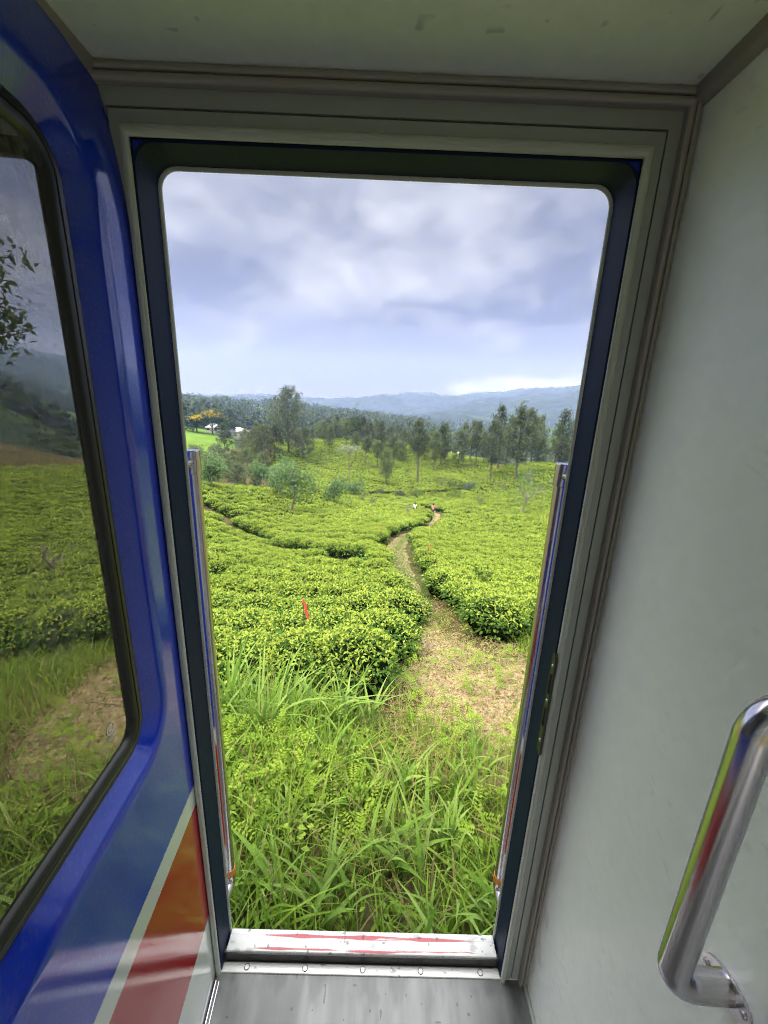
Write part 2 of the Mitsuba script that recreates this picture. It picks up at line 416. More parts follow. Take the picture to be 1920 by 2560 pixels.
# ------------------------------------------------------------------ the railway carriage
TR = thing('railway_carriage', 'blue railway carriage seen from its vestibule, with an open doorway', 'train')
W2, ZT = 0.40, 1.95
Q = 8


def arch(q, r, k=1.0):
    """x, z along left jamb, lintel and right jamb, offset q outward (k times q at the top); corners rounded when r > 0"""
    xs = W2 + q
    zt = ZT + k * q
    if r <= 0:
        return np.array([(-xs, -0.04), (-xs, 0.6), (-xs, 1.2), (-xs, zt), (xs, zt), (xs, 1.2), (xs, 0.6), (xs, -0.04)])
    R = r + q
    th = np.linspace(0, np.pi / 2, Q)
    L = np.stack([-xs + R - R * np.cos(th), zt - R + R * np.sin(th)], 1)
    Rr = np.stack([xs - R + R * np.sin(th), zt - R + R * np.cos(th)], 1)
    return np.vstack([[(-xs, -0.04)], L, Rr, [(xs, -0.04)]])


def sweep(profile, r=0.0, k=1.0):
    """profile: (q, y) pairs swept along the arch"""
    rows = []
    for q, y in profile:
        a = arch(q, r, k)
        rows.append(np.stack([a[:, 0], np.full(len(a), y), a[:, 1]], 1))
    n = len(rows[0])
    v = np.vstack(rows)
    i, j = np.meshgrid(np.arange(len(rows) - 1), np.arange(n - 1), indexing='ij')
    a = i * n + j
    f = np.vstack([np.stack([a, a + 1, a + n + 1], -1).reshape(-1, 3), np.stack([a, a + n + 1, a + n], -1).reshape(-1, 3)])
    return v, f


def arc(cx, cy, rx, ry, a0, a1, n=7):
    th = np.radians(np.linspace(a0, a1, n))
    return [(cx + rx * math.cos(t), cy + ry * math.sin(t)) for t in th]


hole = Polygon([tuple(p) for p in arch(0.006, 0.03)]).buffer(0)
skin = sbox(-6.0, -0.45, 6.0, 2.3).difference(hole)


def extrude_xz(poly, y0, y1):
    mm = trimesh.creation.extrude_polygon(poly, y1 - y0, engine='earcut')
    vv = np.array(mm.vertices)
    return trimesh.Trimesh(np.stack([vv[:, 0], y0 + vv[:, 2], vv[:, 1]], 1), np.array(mm.faces)[:, ::-1], process=False)


obj('body_side', extrude_xz(skin, -0.074, -0.002), 'livery_mat', TR)
obj('body_side', extrude_xz(skin, -2.80, -2.726), 'livery_mat', TR)
tag(TR + '__body_side', 'glossy blue outer side with white and red bands')
th = np.linspace(0, np.pi, 25)
yy, zz = -1.4 + 1.43 * np.cos(th), 2.28 + 0.42 * np.sin(th)
v = np.array([(x, y, z) for x in (-6, 6) for y, z in zip(yy, zz)])
k = np.arange(24)
obj('roof', (v, np.vstack([np.stack([k, k + 1, k + 26], 1), np.stack([k, k + 26, k + 25], 1)])), 'trim_mat', TR)
obj('floor', boxm(-6, 6, -2.72, -0.078, -0.2, -0.04), 'floor_mat', TR)
obj('ceiling', boxm(-0.62, 0.56, -2.72, -0.0745, 2.047, 2.07), 'ceiling_mat', TR)
obj('side_wall', boxm(0.479, 0.52, -2.72, -0.0745, -0.04, 2.047), 'wall_mat', TR)
obj('side_wall', boxm(-0.60, -0.56, -2.72, -0.0745, -0.04, 2.047), 'wall_mat', TR)
tag(TR + '__side_wall', 'pale grey-green wall panel beside the doorway')

# lining of the doorway, from the outside in
obj('rim_strip', sweep([(0.0068, -0.0005)] + arc(0.0055, -0.004, 0.0055, 0.004, 90, 270) + [(0.0068, -0.0085)], 0.03), 'rim_mat', TR, smooth=40)
obj('door_lining', sweep([(0.0055, -0.006), (0.0055, -0.040), (0.0045, -0.042), (0.0045, -0.076), (0.0075, -0.079)], 0.03), 'navy_mat', TR, smooth=25)
fr = numbered(TR + '__door_frame')
scene[fr] = mikit.ply(sweep([(0.0190, -0.0775), (0.0192, -0.081), (0.0350, -0.081), (0.0352, -0.073), (0.0380, -0.073), (0.0382, -0.0805),
                        (0.0575, -0.0805), (0.0577, -0.076)], 0, 1.25), 'trim_mat', smooth=35)
obj('bead', sweep([(0.0075, -0.0775), (0.0058, -0.083)] + arc(0.0125, -0.083, 0.0067, 0.0068, 180, 360, 10) + [(0.0192, -0.0775)], 0, 1.25), 'rim_mat', fr, smooth=40)
obj('moulding', sweep([(0.0577, -0.074), (0.0577, -0.088)] + arc(0.0625, -0.089, 0.0048, 0.006, 180, 340, 7) + [(0.0680, -0.0895), (0.0682, -0.086), (0.0694, -0.086)] + arc(0.0735, -0.0895, 0.004, 0.0045, 180, 360, 7) + [(0.0777, -0.083), (0.0777, -0.074)], 0, 1.25),
    'moulding_mat', fr, smooth=35)
obj('backing', sweep([(0.006, -0.0748), (0.085, -0.0748)], 0, 1.25), 'dark_mat', fr)
# ceiling and wall mouldings
prof = [(0.0, 0.0)] + [(0.0 + 0.022 * (1 - math.cos(t)), 0.022 * math.sin(t)) for t in np.linspace(0, np.pi / 2, 7)]


def run_y(points, y0, y1):
    p = np.array(points, float)
    v = np.vstack([np.stack([p[:, 0], np.full(len(p), y0), p[:, 1]], 1), np.stack([p[:, 0], np.full(len(p), y1), p[:, 1]], 1)])
    k = np.arange(len(p) - 1)
    return v, np.vstack([np.stack([k, k + 1, k + 1 + len(p)], 1), np.stack([k, k + 1 + len(p), k + len(p)], 1)])


th = np.linspace(0, np.pi / 2, 8)
obj('cornice', run_y([(0.479, 2.022), (0.476, 2.023)] + [(0.476 - 0.013 * math.sin(t), 2.037 - 0.013 * math.cos(t)) for t in th] + [(0.461, 2.040), (0.461, 2.047)], -2.7, -0.09), 'moulding_mat', TR, smooth=35)
obj('cornice', run_y([(-0.476, 2.005), (-0.470, 2.006)] + [(-0.470 + 0.026 * math.sin(t), 2.034 - 0.026 * math.cos(t)) for t in th] + [(-0.440, 2.040), (-0.440, 2.047)], -2.7, -0.09), 'moulding_mat', TR, smooth=35)
obj('edge_trim', tube(round_path([(0.474, -0.085, -0.036), (0.474, -1.0, -0.036), (0.474, -2.6, -0.036)], .01), 0.0055, 8), 'rim_mat', TR, smooth=60)
obj('edge_trim', tube([(-0.414, -0.10, -0.0365), (-0.386, -0.50, -0.0365), (-0.36, -0.86, -0.0365)], 0.0035, 8), 'chrome_mat', TR, smooth=60)
obj('edge_trim', tube([(-0.405, -0.10, -0.0375), (-0.377, -0.50, -0.0375), (-0.352, -0.86, -0.0375)], 0.0022, 8), 'chrome_mat', TR, smooth=60)

# sill, groove, threshold plate with screws
p = shapely.box(-0.3985, -0.053, 0.3985, -0.0)
sill = [(-0.0, -0.05), (0.0, -0.004), (-0.002, -0.0008), (-0.005, 0.0), (-0.046, 0.0), (-0.051, -0.0015), (-0.0530, -0.005), (-0.0530, -0.034)]


def run_x(points, x0, x1, caps=True):
    p = np.array(points, float)
    n = len(p)
    v = np.vstack([np.stack([np.full(n, x0), p[:, 0], p[:, 1]], 1), np.stack([np.full(n, x1), p[:, 0], p[:, 1]], 1)])
    k = np.arange(n)
    f = [np.stack([k, (k + 1) % n, (k + 1) % n + n], 1), np.stack([k, (k + 1) % n + n, k + n], 1)]
    if caps:
        tri = [(0, i, i + 1) for i in range(1, n - 1)]
        f += [np.array(tri), np.array([(a + n, c + n, b + n) for a, b, c in tri])]
    return v, np.vstack(f)


obj('sill', run_x(sill, -0.3995, 0.3995), 'sill_mat', TR, smooth=30)
tag(TR + '__sill', 'white door sill with worn red paint streaks')
obj('sill_seal', boxm(-0.3990, 0.3990, -0.0560, -0.0531, -0.0400, -0.0055), 'rubber_mat', TR)
obj('groove', boxm(-0.42, 0.42, -0.063, -0.050, -0.060, -0.0405), 'dark_mat', TR)
tp = numbered(TR + '__threshold_plate')
scene[tp] = mikit.ply(run_x([(-0.0585, -0.05), (-0.0585, -0.037), (-0.060, -0.0355), (-0.0795, -0.0355), (-0.081, -0.0365), (-0.081, -0.05)], -0.43, 0.476), 'plate_mat', smooth=30)
for x in (-0.335, -0.165, 0.004, 0.174, 0.35):
    c = trimesh.creation.cylinder(0.0062, 0.0016, sections=16); c.apply_translation([x, -0.0695, -0.0349])
    s = trimesh.creation.torus(0.0072, 0.0009, major_sections=18, minor_sections=6); s.apply_translation([x, -0.0695, -0.0353])
    sk = obj('screw', c, 'steel_mat', tp)
    scene[numbered(tp + '__washer')] = mikit.ply(s, 'dark_mat')
obj('corner_block', boxm(-0.425, -0.3998, -0.058, -0.044, -0.04, 0.003), 'rubber_mat', TR)
obj('corner_block', boxm(0.3998, 0.425, -0.058, -0.044, -0.04, 0.003), 'rubber_mat', TR)

# lock strike plate on the right jamb
stp = numbered(TR + '__strike_plate')
poly = Polygon([(-0.078, 0.800), (-0.0915, 0.788), (-0.0935, 0.792), (-0.0935, 1.045), (-0.086, 1.060), (-0.078, 1.053)])
slots = [sbox(-0.091, 0.955, -0.0825, 1.005), sbox(-0.091, 0.868, -0.0825, 0.918)]
for s in slots:
    poly = poly.difference(s.buffer(0.001))
mm = trimesh.creation.extrude_polygon(poly, 0.006, engine='earcut')
vv = np.array(mm.vertices)
scene[stp] = mikit.ply((np.stack([0.3985 + vv[:, 2], vv[:, 0], vv[:, 1]], 1), np.array(mm.faces)), 'rubber_mat')
for z in (1.028, 0.937, 0.828):
    s = trimesh.creation.icosphere(2, 0.0042); s.apply_scale([0.5, 1, 1]); s.apply_translation([0.3982, -0.0865, z])
    obj('screw', s, 'chrome_mat', stp, smooth=True)

# the door leaf, swung inwards
DEL = math.radians(4.2)
HI = np.array([-0.420, -0.085, 0.0])
DS = np.array([math.sin(DEL), -math.cos(DEL), 0.0])
DN = np.array([math.cos(DEL), math.sin(DEL), 0.0])


def leaf_pt(s, n, z):
    s, n, z = np.broadcast_arrays(np.asarray(s, float), np.asarray(n, float), np.asarray(z, float))
    lean = np.clip((z - 1.80) / 0.24, 0, 1.4) ** 2 * -0.030
    P = HI + s[..., None] * DS + (n + lean)[..., None] * DN
    return P + z[..., None] * np.array([0, 0, 1.0])


def rrect(d, n=16):
    """rounded rectangle contour of the window, offset d outward, as (s, z)"""
    s0, s1, z0, z1, r = 0.118 - d, 0.70 + d, 0.932 - d, 1.899 + d, 0.060 + d
    th = np.linspace(0, np.pi / 2, n)
    out = []
    for cx, cz, a0 in ((s1 - r, z1 - r, 0), (s0 + r, z1 - r, 1), (s0 + r, z0 + r, 2), (s1 - r, z0 + r, 3)):
        a = th + a0 * np.pi / 2
        out.append(np.stack([cx + r * np.cos(a), cz + r * np.sin(a)], 1))
    e = np.vstack(out)
    # extra points on the straight runs so that the lean bends them
    full = []
    for i in range(len(e)):
        full.append(e[i])
        nx = e[(i + 1) % len(e)]
        if np.linalg.norm(nx - e[i]) > 0.1:
            m_ = 10
            full += [e[i] + (nx - e[i]) * t for t in np.arange(1, m_) / m_]
    return np.array(full)


def ring_surface(levels, close_inner=False):
    rows = [leaf_pt(rrect(d)[:, 0], n_, rrect(d)[:, 1]) for d, n_ in levels]
    n = len(rows[0])
    v = np.vstack(rows)
    i, j = np.meshgrid(np.arange(len(rows) - 1), np.arange(n), indexing='ij')
    a, b = i * n + j, i * n + (j + 1) % n
    f = np.vstack([np.stack([a, b, b + n], -1).reshape(-1, 3), np.stack([a, b + n, a + n], -1).reshape(-1, 3)])
    if close_inner:
        m_ = len(v)
        v = np.vstack([v, v[:n].mean(0)])
        k = np.arange(n)
        f = np.vstack([f, np.stack([(k + 1) % n, k, k * 0 + m_], 1)])
    return v, f


DOOR = numbered(TR + '__door')
lev = [(0.0, -0.0310), (0.008, -0.0255), (0.020, -0.0170), (0.032, -0.0085), (0.037, -0.0053), (0.042, -0.0029), (0.047, -0.0013), (0.053, -0.0003), (0.060, 0.0)]
ch = ring_surface(lev)
outer = Polygon([(-0.012, -0.03), (0.82, -0.03), (0.82, 2.035), (-0.012, 2.035)]).difference(Polygon(rrect(0.060)))
gs = [g for g in (outer.intersection(sbox(-0.02, za, 0.9, zb)) for za, zb in zip([-0.03, 0.5, 1.0, 1.5, 1.8, 1.84, 1.88, 1.92, 1.96, 2.0], [0.5, 1.0, 1.5, 1.8, 1.84, 1.88, 1.92, 1.96, 2.0, 2.035]))]
pv, pf, at = [], [], 0
for g in gs:
    for gg in getattr(g, 'geoms', [g]):
        vv, ff = trimesh.creation.triangulate_polygon(gg, engine='earcut')
        pv.append(vv); pf.append(ff + at); at += len(vv)
pv, pf = np.vstack(pv), np.vstack(pf)
flat = (leaf_pt(pv[:, 0], 0.0, pv[:, 1]), pf)
back = trimesh.creation.box(extents=[0.83, 0.012, 2.06])
bv = np.array(back.vertices)
back = (leaf_pt(bv[:, 0] + 0.404, bv[:, 1] - 0.046, bv[:, 2] + 1.0), np.array(back.faces))
edge = []
for s_a, s_b in ((-0.012, -0.012),):
    zs = np.linspace(-0.03, 2.035, 30)
    a_ = leaf_pt(np.full(30, s_a), 0.0, zs); b_ = leaf_pt(np.full(30, s_b), -0.04, zs)
    k = np.arange(29)
    edge.append((np.vstack([a_, b_]), np.vstack([np.stack([k, k + 1, k + 31], 1), np.stack([k, k + 31, k + 30], 1)])))
dv, df = cat_mesh([ch, flat])
dm = trimesh.Trimesh(dv, df, process=False); dm.merge_vertices(digits_vertex=6)
trimesh.repair.fix_normals(dm)
scene[DOOR] = mikit.ply(dm, 'livery_mat', smooth=20)
tag(DOOR, 'glossy blue door leaf with white and red bands, swung inwards')
obj('back_panel', back, 'navy_mat', DOOR)
obj('leaf_edge', edge[0], 'trim_mat', DOOR)
obj('window_seal', ring_surface([(0.002, -0.035), (0.002, -0.027), (-0.002, -0.0215), (-0.008, -0.019), (-0.0145, -0.0195), (-0.0155, -0.0220), (-0.0175, -0.0220), (-0.0185, -0.0195), (-0.026, -0.0205), (-0.0315, -0.0245), (-0.034, -0.031)]), 'rubber_mat', DOOR, smooth=40)
pn = rrect(-0.030)
k = np.arange(1, len(pn) - 1)
obj('window_pane', (leaf_pt(pn[:, 0], -0.0295, pn[:, 1]), np.stack([k * 0, k, k + 1], 1)), 'pane_mat', DOOR)
tag(DOOR + '__window_pane', 'dark tinted window pane mirroring the tea slope and sky')
# small maker's mark printed on the pane: a ring, three chevrons and a line of tiny characters


def stroke(pts, w):
    return shapely.LineString(pts).buffer(w, cap_style=2)


th = np.linspace(0, 2 * np.pi, 33)
mark = [Polygon(np.stack([0.0105 * np.cos(th), 0.0105 * np.sin(th)], 1)).difference(Polygon(np.stack([0.0088 * np.cos(th), 0.0088 * np.sin(th)], 1)))]
for o in (-0.0042, 0.0, 0.0042):
    mark.append(stroke([(-0.0052, o - 0.0022), (-0.0006, o + 0.0022), (0.0040, o - 0.0022)][:3], 0.0007))
rng = np.random.default_rng(5)
for i in range(9):
    mark.append(sbox(-0.0125 + i * 0.0028, -0.0160, -0.0125 + i * 0.0028 + 0.0017, -0.0135))
for i in range(6):
    mark.append(sbox(-0.0085 + i * 0.0028, -0.0200, -0.0085 + i * 0.0028 + 0.0016, -0.0178))
mv, mf, at = [], [], 0
for g in mark:
    for gg in getattr(g, 'geoms', [g]):
        vv, ff = trimesh.creation.triangulate_polygon(gg, engine='earcut')
        mv.append(vv); mf.append(ff + at); at += len(vv)
mv = np.vstack(mv)
obj('glass_mark', (leaf_pt(0.200 - mv[:, 0], -0.0285, 1.022 + mv[:, 1]), np.vstack(mf)), 'mark_mat', DOOR)
tag(DOOR + '__glass_mark', 'small white round maker mark with three chevrons')

# chrome grab rails: two outside the doorway, one on the inner wall
for sx in (-1, 1):
    g = numbered(TR + '__outer_rail')
    x, y = sx * 0.4245, 0.062
    top, bot = (1.452, 0.155)
    scene[g] = mikit.ply(tube([(x, y, bot), (x, y, 0.6), (x, y, top - 0.05)], 0.0170, 24), 'chrome_mat', smooth=50)
    tag(g, 'left chrome grab rail outside the doorway' if sx < 0 else 'right chrome grab rail outside the doorway')
    c = tube([(x, y, top - 0.052), (x, y, top - 0.0510), (x, y, top - 0.003), (x, y, top)], [0.0188, 0.0196, 0.0196, 0.0186], 28)
    obj('collar', c, 'chrome_mat', g, smooth=50)
    obj('bracket', tube([(x, y, top - 0.026), (x, -0.004, top - 0.026)], 0.011, 16), 'chrome_mat', g, smooth=50)
    obj('band', tube([(x, y, bot - 0.020), (x, y, bot - 0.019), (x, y, bot + 0.002), (x, y, bot + 0.003)], [0.0180, 0.0190, 0.0190, 0.0180], 24), 'orange_mat', g, smooth=50)
    obj('elbow', tube(round_path([(x, y, bot - 0.018), (x, y, bot - 0.052), (x, -0.004, bot - 0.052)], 0.022, 10), 0.0178, 20), 'chrome_mat', g, smooth=50)
g = numbered(TR + '__inner_rail')
xr, yr = 0.4005, -0.503
scene[g] = mikit.ply(tube(round_path([(0.476, yr, 0.858), (xr, yr, 0.864), (xr, yr, 1.285), (0.476, yr, 1.291)], 0.036, 12), 0.0175, 28), 'chrome_mat', smooth=50)
tag(g, 'polished steel grab rail on the right wall')
for z in (0.858, 1.291):
    th = np.linspace(0, 2 * np.pi, 41)[:-1]
    oval = Polygon(np.stack([0.0205 * np.cos(th), 0.035 * np.sin(th)], 1))
    mm = trimesh.creation.extrude_polygon(oval, 0.004, engine='earcut')
    vv = np.array(mm.vertices)
    a_ = math.radians(78)
    yy, z_ = vv[:, 0] * math.cos(a_) - vv[:, 1] * math.sin(a_), vv[:, 0] * math.sin(a_) + vv[:, 1] * math.cos(a_)
    fl = obj('flange', (np.stack([0.4785 - vv[:, 2], yr + yy, z + z_], 1), np.array(mm.faces)[:, ::-1]), 'chrome_mat', g)
    for o in (-1, 1):
        s = trimesh.creation.icosphere(2, 0.0045); s.apply_scale([.5, 1, 1])
        s.apply_translation([0.4735, yr - o * 0.0272 * math.sin(a_), z + o * 0.0272 * math.cos(a_)])
        scene[numbered(g + '__screw')] = mikit.ply(s, 'steel_mat', True)

# ------------------------------------------------------------------ leaves
RNG = np.random.default_rng(11)


def unit(a):
    return a / np.maximum(np.linalg.norm(a, axis=-1, keepdims=True), 1e-9)


def leaves(P, D, L, Wd, C, rng, fine=False):
    """leaf blades: base P, direction D, length L, half width Wd, colour C; folded along the rib and a little curved"""
    n = len(P)
    D = unit(D)
    S = unit(np.cross(D, rng.normal(size=(n, 3)) * 0.45 + [0, 0, 1.0]))
    N = np.cross(S, D)
    L, Wd = np.broadcast_to(L, (n,))[:, None], np.broadcast_to(Wd, (n,))[:, None]
    mid = P + D * L * 0.5 - N * L * 0.02
    tip = P + D * L - N * L * 0.14
    lf, rt = P + D * L * 0.45 + S * Wd + N * Wd * 0.35, P + D * L * 0.45 - S * Wd + N * Wd * 0.35
    b = np.arange(n)[:, None]
    if fine:
        v = np.stack([P, mid, tip, lf, rt], 1).reshape(-1, 3)
        f = np.concatenate([b * 5 + [0, 3, 1], b * 5 + [3, 2, 1], b * 5 + [0, 1, 4], b * 5 + [1, 2, 4]])
        c = np.repeat(C, 5, 0)
    else:
        v = np.stack([P, tip, lf, rt], 1).reshape(-1, 3)
        f = np.concatenate([b * 4 + [0, 2, 1], b * 4 + [0, 1, 3]])
        c = np.repeat(C, 4, 0)
    return v, f, c


def lerp_col(a, b, t):
    t = np.asarray(t)[:, None]
    return np.asarray(a) * (1 - t) + np.asarray(b) * t


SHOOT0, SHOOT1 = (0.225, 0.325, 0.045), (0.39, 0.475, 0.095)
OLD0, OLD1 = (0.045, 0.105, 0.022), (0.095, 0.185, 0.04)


def tea_template(rng, ntop, nold, nside, fine, size=1.0, r=0.60, h=0.74):
    out = []
    # plucking table: young shoots standing up out of a flat crown
    u, a = np.sqrt(rng.random(ntop)) * r, rng.random(ntop) * 2 * np.pi
    x, y = u * np.cos(a), u * np.sin(a)
    bump = meshkit.noise(np.stack([x * 6, y * 6, x * 0], 1), int(rng.integers(99)))
    z = h - 0.19 * (u / r) ** 2.6 + 0.06 * (bump - 0.5) + rng.normal(size=ntop) * 0.015
    D = np.stack([rng.normal(size=ntop) * .75 + x * .5, rng.normal(size=ntop) * .75 + y * .5, 0.25 + rng.random(ntop) * .8], 1)
    C = lerp_col(SHOOT0, SHOOT1, rng.random(ntop)) * (0.8 + 0.4 * rng.random((ntop, 1)))
    out.append(leaves(np.stack([x, y, z], 1), D, size * (0.045 + 0.03 * rng.random(ntop)), size * (0.011 + 0.006 * rng.random(ntop)), C, rng, fine))
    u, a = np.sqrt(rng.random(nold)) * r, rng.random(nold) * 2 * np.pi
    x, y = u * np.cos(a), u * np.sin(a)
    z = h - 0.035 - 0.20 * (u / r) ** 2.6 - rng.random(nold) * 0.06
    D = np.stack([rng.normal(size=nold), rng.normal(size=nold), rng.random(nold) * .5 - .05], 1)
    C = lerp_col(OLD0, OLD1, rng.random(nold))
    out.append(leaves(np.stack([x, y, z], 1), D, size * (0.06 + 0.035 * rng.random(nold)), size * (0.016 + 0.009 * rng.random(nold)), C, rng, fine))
    a, zz = rng.random(nside) * 2 * np.pi, 0.12 + (h - 0.2) * rng.random(nside) ** 0.75
    rad = r * (0.80 + 0.2 * np.sin(zz / h * 2.2)) * (0.86 + 0.2 * rng.random(nside))
    P = np.stack([rad * np.cos(a), rad * np.sin(a), zz], 1)
    D = np.stack([np.cos(a) + rng.normal(size=nside) * .6, np.sin(a) + rng.normal(size=nside) * .6, rng.normal(size=nside) * .5 - .05], 1)
    C = lerp_col(OLD0, OLD1, rng.random(nside))
    yl = rng.random(nside) < 0.16
    C[yl] = lerp_col(SHOOT0, SHOOT1, rng.random(yl.sum()) * .6)
    out.append(leaves(P, D, size * (0.055 + 0.035 * rng.random(nside)), size * (0.015 + 0.009 * rng.random(nside)), C, rng, fine))
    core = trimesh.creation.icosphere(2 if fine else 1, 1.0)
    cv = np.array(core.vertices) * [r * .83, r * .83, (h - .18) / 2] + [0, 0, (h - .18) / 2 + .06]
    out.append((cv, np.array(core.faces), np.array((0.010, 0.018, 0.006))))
    return cat_mesh(out)


def stems_template(rng, h=0.5):
    out = []
    for i in range(7):
        a = rng.random() * 6.28
        r0, r1 = 0.05 + .05 * rng.random(), 0.3 + .22 * rng.random()
        p0 = np.array([r0 * math.cos(a), r0 * math.sin(a), -0.12])
        p1 = np.array([r1 * math.cos(a + .4), r1 * math.sin(a + .4), h])
        out.append(tube([p0, (p0 + p1) / 2 + rng.normal(size=3) * .03, p1], [0.014, 0.010, 0.006], 5, caps=False))
    v, f = cat_mesh(out)
    return v, f, np.tile([0.10, 0.075, 0.05], (len(v), 1))


# where the bushes stand
def in_rows():
    pts = []
    rng = np.random.default_rng(21)
    for r in np.arange(3.75, 150, 1.42):
        x = -42 + np.cumsum(0.74 + rng.normal(size=70) * .06)
        y = np.where(r + 0 * x < 4, r, 0)
        yy = (r + 0.24 * x) / np.maximum(1 + 0.06 * x, .3)
        y = np.where(yy > 14, r - 0.6 * x, yy)
        y = np.where(x < -11, r - 0.6 * x, y)
        pts.append(np.stack([x, y + rng.normal(size=len(x)) * .07 + .25 * np.sin(x * .35 + r), x * 0], 1))
    left = np.vstack(pts)
    left = left[(left[:, 0] < path_x(left[:, 1])) & (left[:, 1] > 3.55)]
    pts = []
    for r in np.arange(5.55, 150, 1.42):
        x = -1.5 + np.cumsum(0.74 + rng.normal(size=160) * .06)
        y = r + 0.10 * (x - 1) + .35 * np.sin(x * .22 + r * .25)
        pts.append(np.stack([x, y + rng.normal(size=len(x)) * .07, x * 0 + 1], 1))
    right = np.vstack(pts)
    right = right[right[:, 0] > path_x(right[:, 1])]
    return np.vstack([left, right])


B = in_rows()
R_, A_ = np.hypot(B[:, 0], B[:, 1] + .834), np.degrees(np.arctan2(B[:, 0], B[:, 1] + .834))
p0, p1 = np.array([-13.2, 27.2]), np.array([-.6, 14.6])
dd = (p1 - p0) / np.linalg.norm(p1 - p0)
fur = np.abs((B[:, 0] - p0[0]) * dd[1] - (B[:, 1] - p0[1]) * dd[0])
on_fur = (fur < 0.95) & (B[:, 0] < 0)
keep = (path_gap(B[:, 0], B[:, 1]) > np.where(B[:, 1] < 10, 0.41, 0.42)) & (R_ < 122) & (A_ > -29) & (A_ < 46) & ~on_fur
keep &= ~((A_ < -15.5) & (R_ > 46)) & ~((A_ > 15) & (R_ > 86)) & ~((A_ > 26) & (R_ > 70))
keep &= ~((B[:, 0] > -2) & (B[:, 0] < 17) & (np.abs(B[:, 1] - 61.5 - .1 * B[:, 0]) < .8))
B, R_, A_ = B[keep], R_[keep], A_[keep]
o = np.argsort(R_ + np.where(A_ > 27, 14, 0))
B, R_ = B[o], R_[o]
print('tea bushes', len(B))
gaprng = np.random.default_rng(3)

NEAR = 300
rng = np.random.default_rng(31)
for kv in range(3):
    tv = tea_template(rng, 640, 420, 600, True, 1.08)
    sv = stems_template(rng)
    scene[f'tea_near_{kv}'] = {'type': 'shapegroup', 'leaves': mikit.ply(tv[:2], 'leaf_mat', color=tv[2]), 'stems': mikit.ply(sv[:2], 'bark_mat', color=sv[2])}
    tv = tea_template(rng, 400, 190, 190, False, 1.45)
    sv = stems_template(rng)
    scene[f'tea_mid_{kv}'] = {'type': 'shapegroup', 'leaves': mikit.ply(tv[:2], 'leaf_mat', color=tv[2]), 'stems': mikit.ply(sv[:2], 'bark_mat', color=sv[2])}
for i in range(min(NEAR, len(B))):
    x, y = B[i, :2]
    key = numbered('tea_bush')
    s = 0.95 + .16 * gaprng.random()
    grp = f"tea_{'near' if R_[i] < 9.0 else 'mid'}_{int(gaprng.integers(3))}"
    hz = 0.9 + .22 * gaprng.random()
    scene[key] = {'type': 'instance', 'shapegroup': {'type': 'ref', 'id': grp},
                  'to_world': T().translate([float(x), float(y), float(height(x, y) - .02)]).rotate([0, 0, 1], float(gaprng.random() * 360)).scale([s, s, float(hz)])}
    pg = float(path_gap(np.array([x]), np.array([y]))[0])
    if y < 4.6 and x < 1:
        tag(key, 'tea bush in the front row left of the path, beside the long grass', 'tea bush', 'tea bushes in the front row left of the path')
    elif y < 6.6 and x > 0.9:
        tag(key, 'tea bush in the front row right of the path, above the bare earth', 'tea bush', 'tea bushes in the front row right of the path')
    elif x < path_x(y):
        if pg < 1.0:
            tag(key, 'clipped tea bush edging the footpath on its left side', 'tea bush', 'tea bushes edging the path on the left')
        elif y - 14.6 < -(x + .6):
            tag(key, 'clipped tea bush left of the footpath, between the front row and the dark diagonal furrow', 'tea bush', 'tea bushes this side of the dark furrow')
        else:
            tag(key, 'clipped tea bush left of the footpath, beyond the dark diagonal furrow', 'tea bush', 'tea bushes beyond the dark furrow')
    elif pg < 1.0:
        tag(key, 'clipped tea bush edging the footpath on its right side', 'tea bush', 'tea bushes edging the path on the right')
    else:
        tag(key, 'clipped tea bush in the rows right of the footpath, away from its edge', 'tea bush', 'tea bushes in the rows right of the path')


def scatter(template, pos, rot, scl, zs=None):
    """many copies of (v, f, c) as one mesh"""
    v, f, c = template
    k = len(pos)
    ca, sa = np.cos(rot)[:, None], np.sin(rot)[:, None]
    zs = scl if zs is None else zs
    x = (v[None, :, 0] * ca - v[None, :, 1] * sa) * scl[:, None] + pos[:, 0, None]
    y = (v[None, :, 0] * sa + v[None, :, 1] * ca) * scl[:, None] + pos[:, 1, None]
    z = v[None, :, 2] * zs[:, None] + pos[:, 2, None]
    V = np.stack([x, y, z], -1).reshape(-1, 3)
    F = (f[None] + (np.arange(k) * len(v))[:, None, None]).reshape(-1, 3)
    return V, F, np.tile(c, (k, 1))


FARB, FARR = B[NEAR:], R_[NEAR:]
parts = []
for lo, hi, ntop, nold, nside, sz in ((0, 34, 150, 40, 60, 2.0), (34, 62, 62, 14, 26, 3.1), (62, 130, 34, 6, 12, 4.4)):
    idx = np.nonzero((FARR >= lo) & (FARR < hi))[0]
    for kv in range(3):
        sub = idx[kv::3]
        if not len(sub):
            continue
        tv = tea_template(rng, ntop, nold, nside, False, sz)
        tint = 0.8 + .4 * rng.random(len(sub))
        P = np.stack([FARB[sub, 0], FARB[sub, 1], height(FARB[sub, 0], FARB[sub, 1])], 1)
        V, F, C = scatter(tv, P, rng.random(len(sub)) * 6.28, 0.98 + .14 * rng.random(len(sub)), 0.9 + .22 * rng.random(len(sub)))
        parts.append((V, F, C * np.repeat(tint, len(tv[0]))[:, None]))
v, f, c = cat_mesh(parts)
obj('tea_field', (v, f), 'leaf_mat', color=c)
tag('tea_field', 'far rows of clipped tea bushes covering the slopes', kind='stuff')
print('tea field tris', len(f))


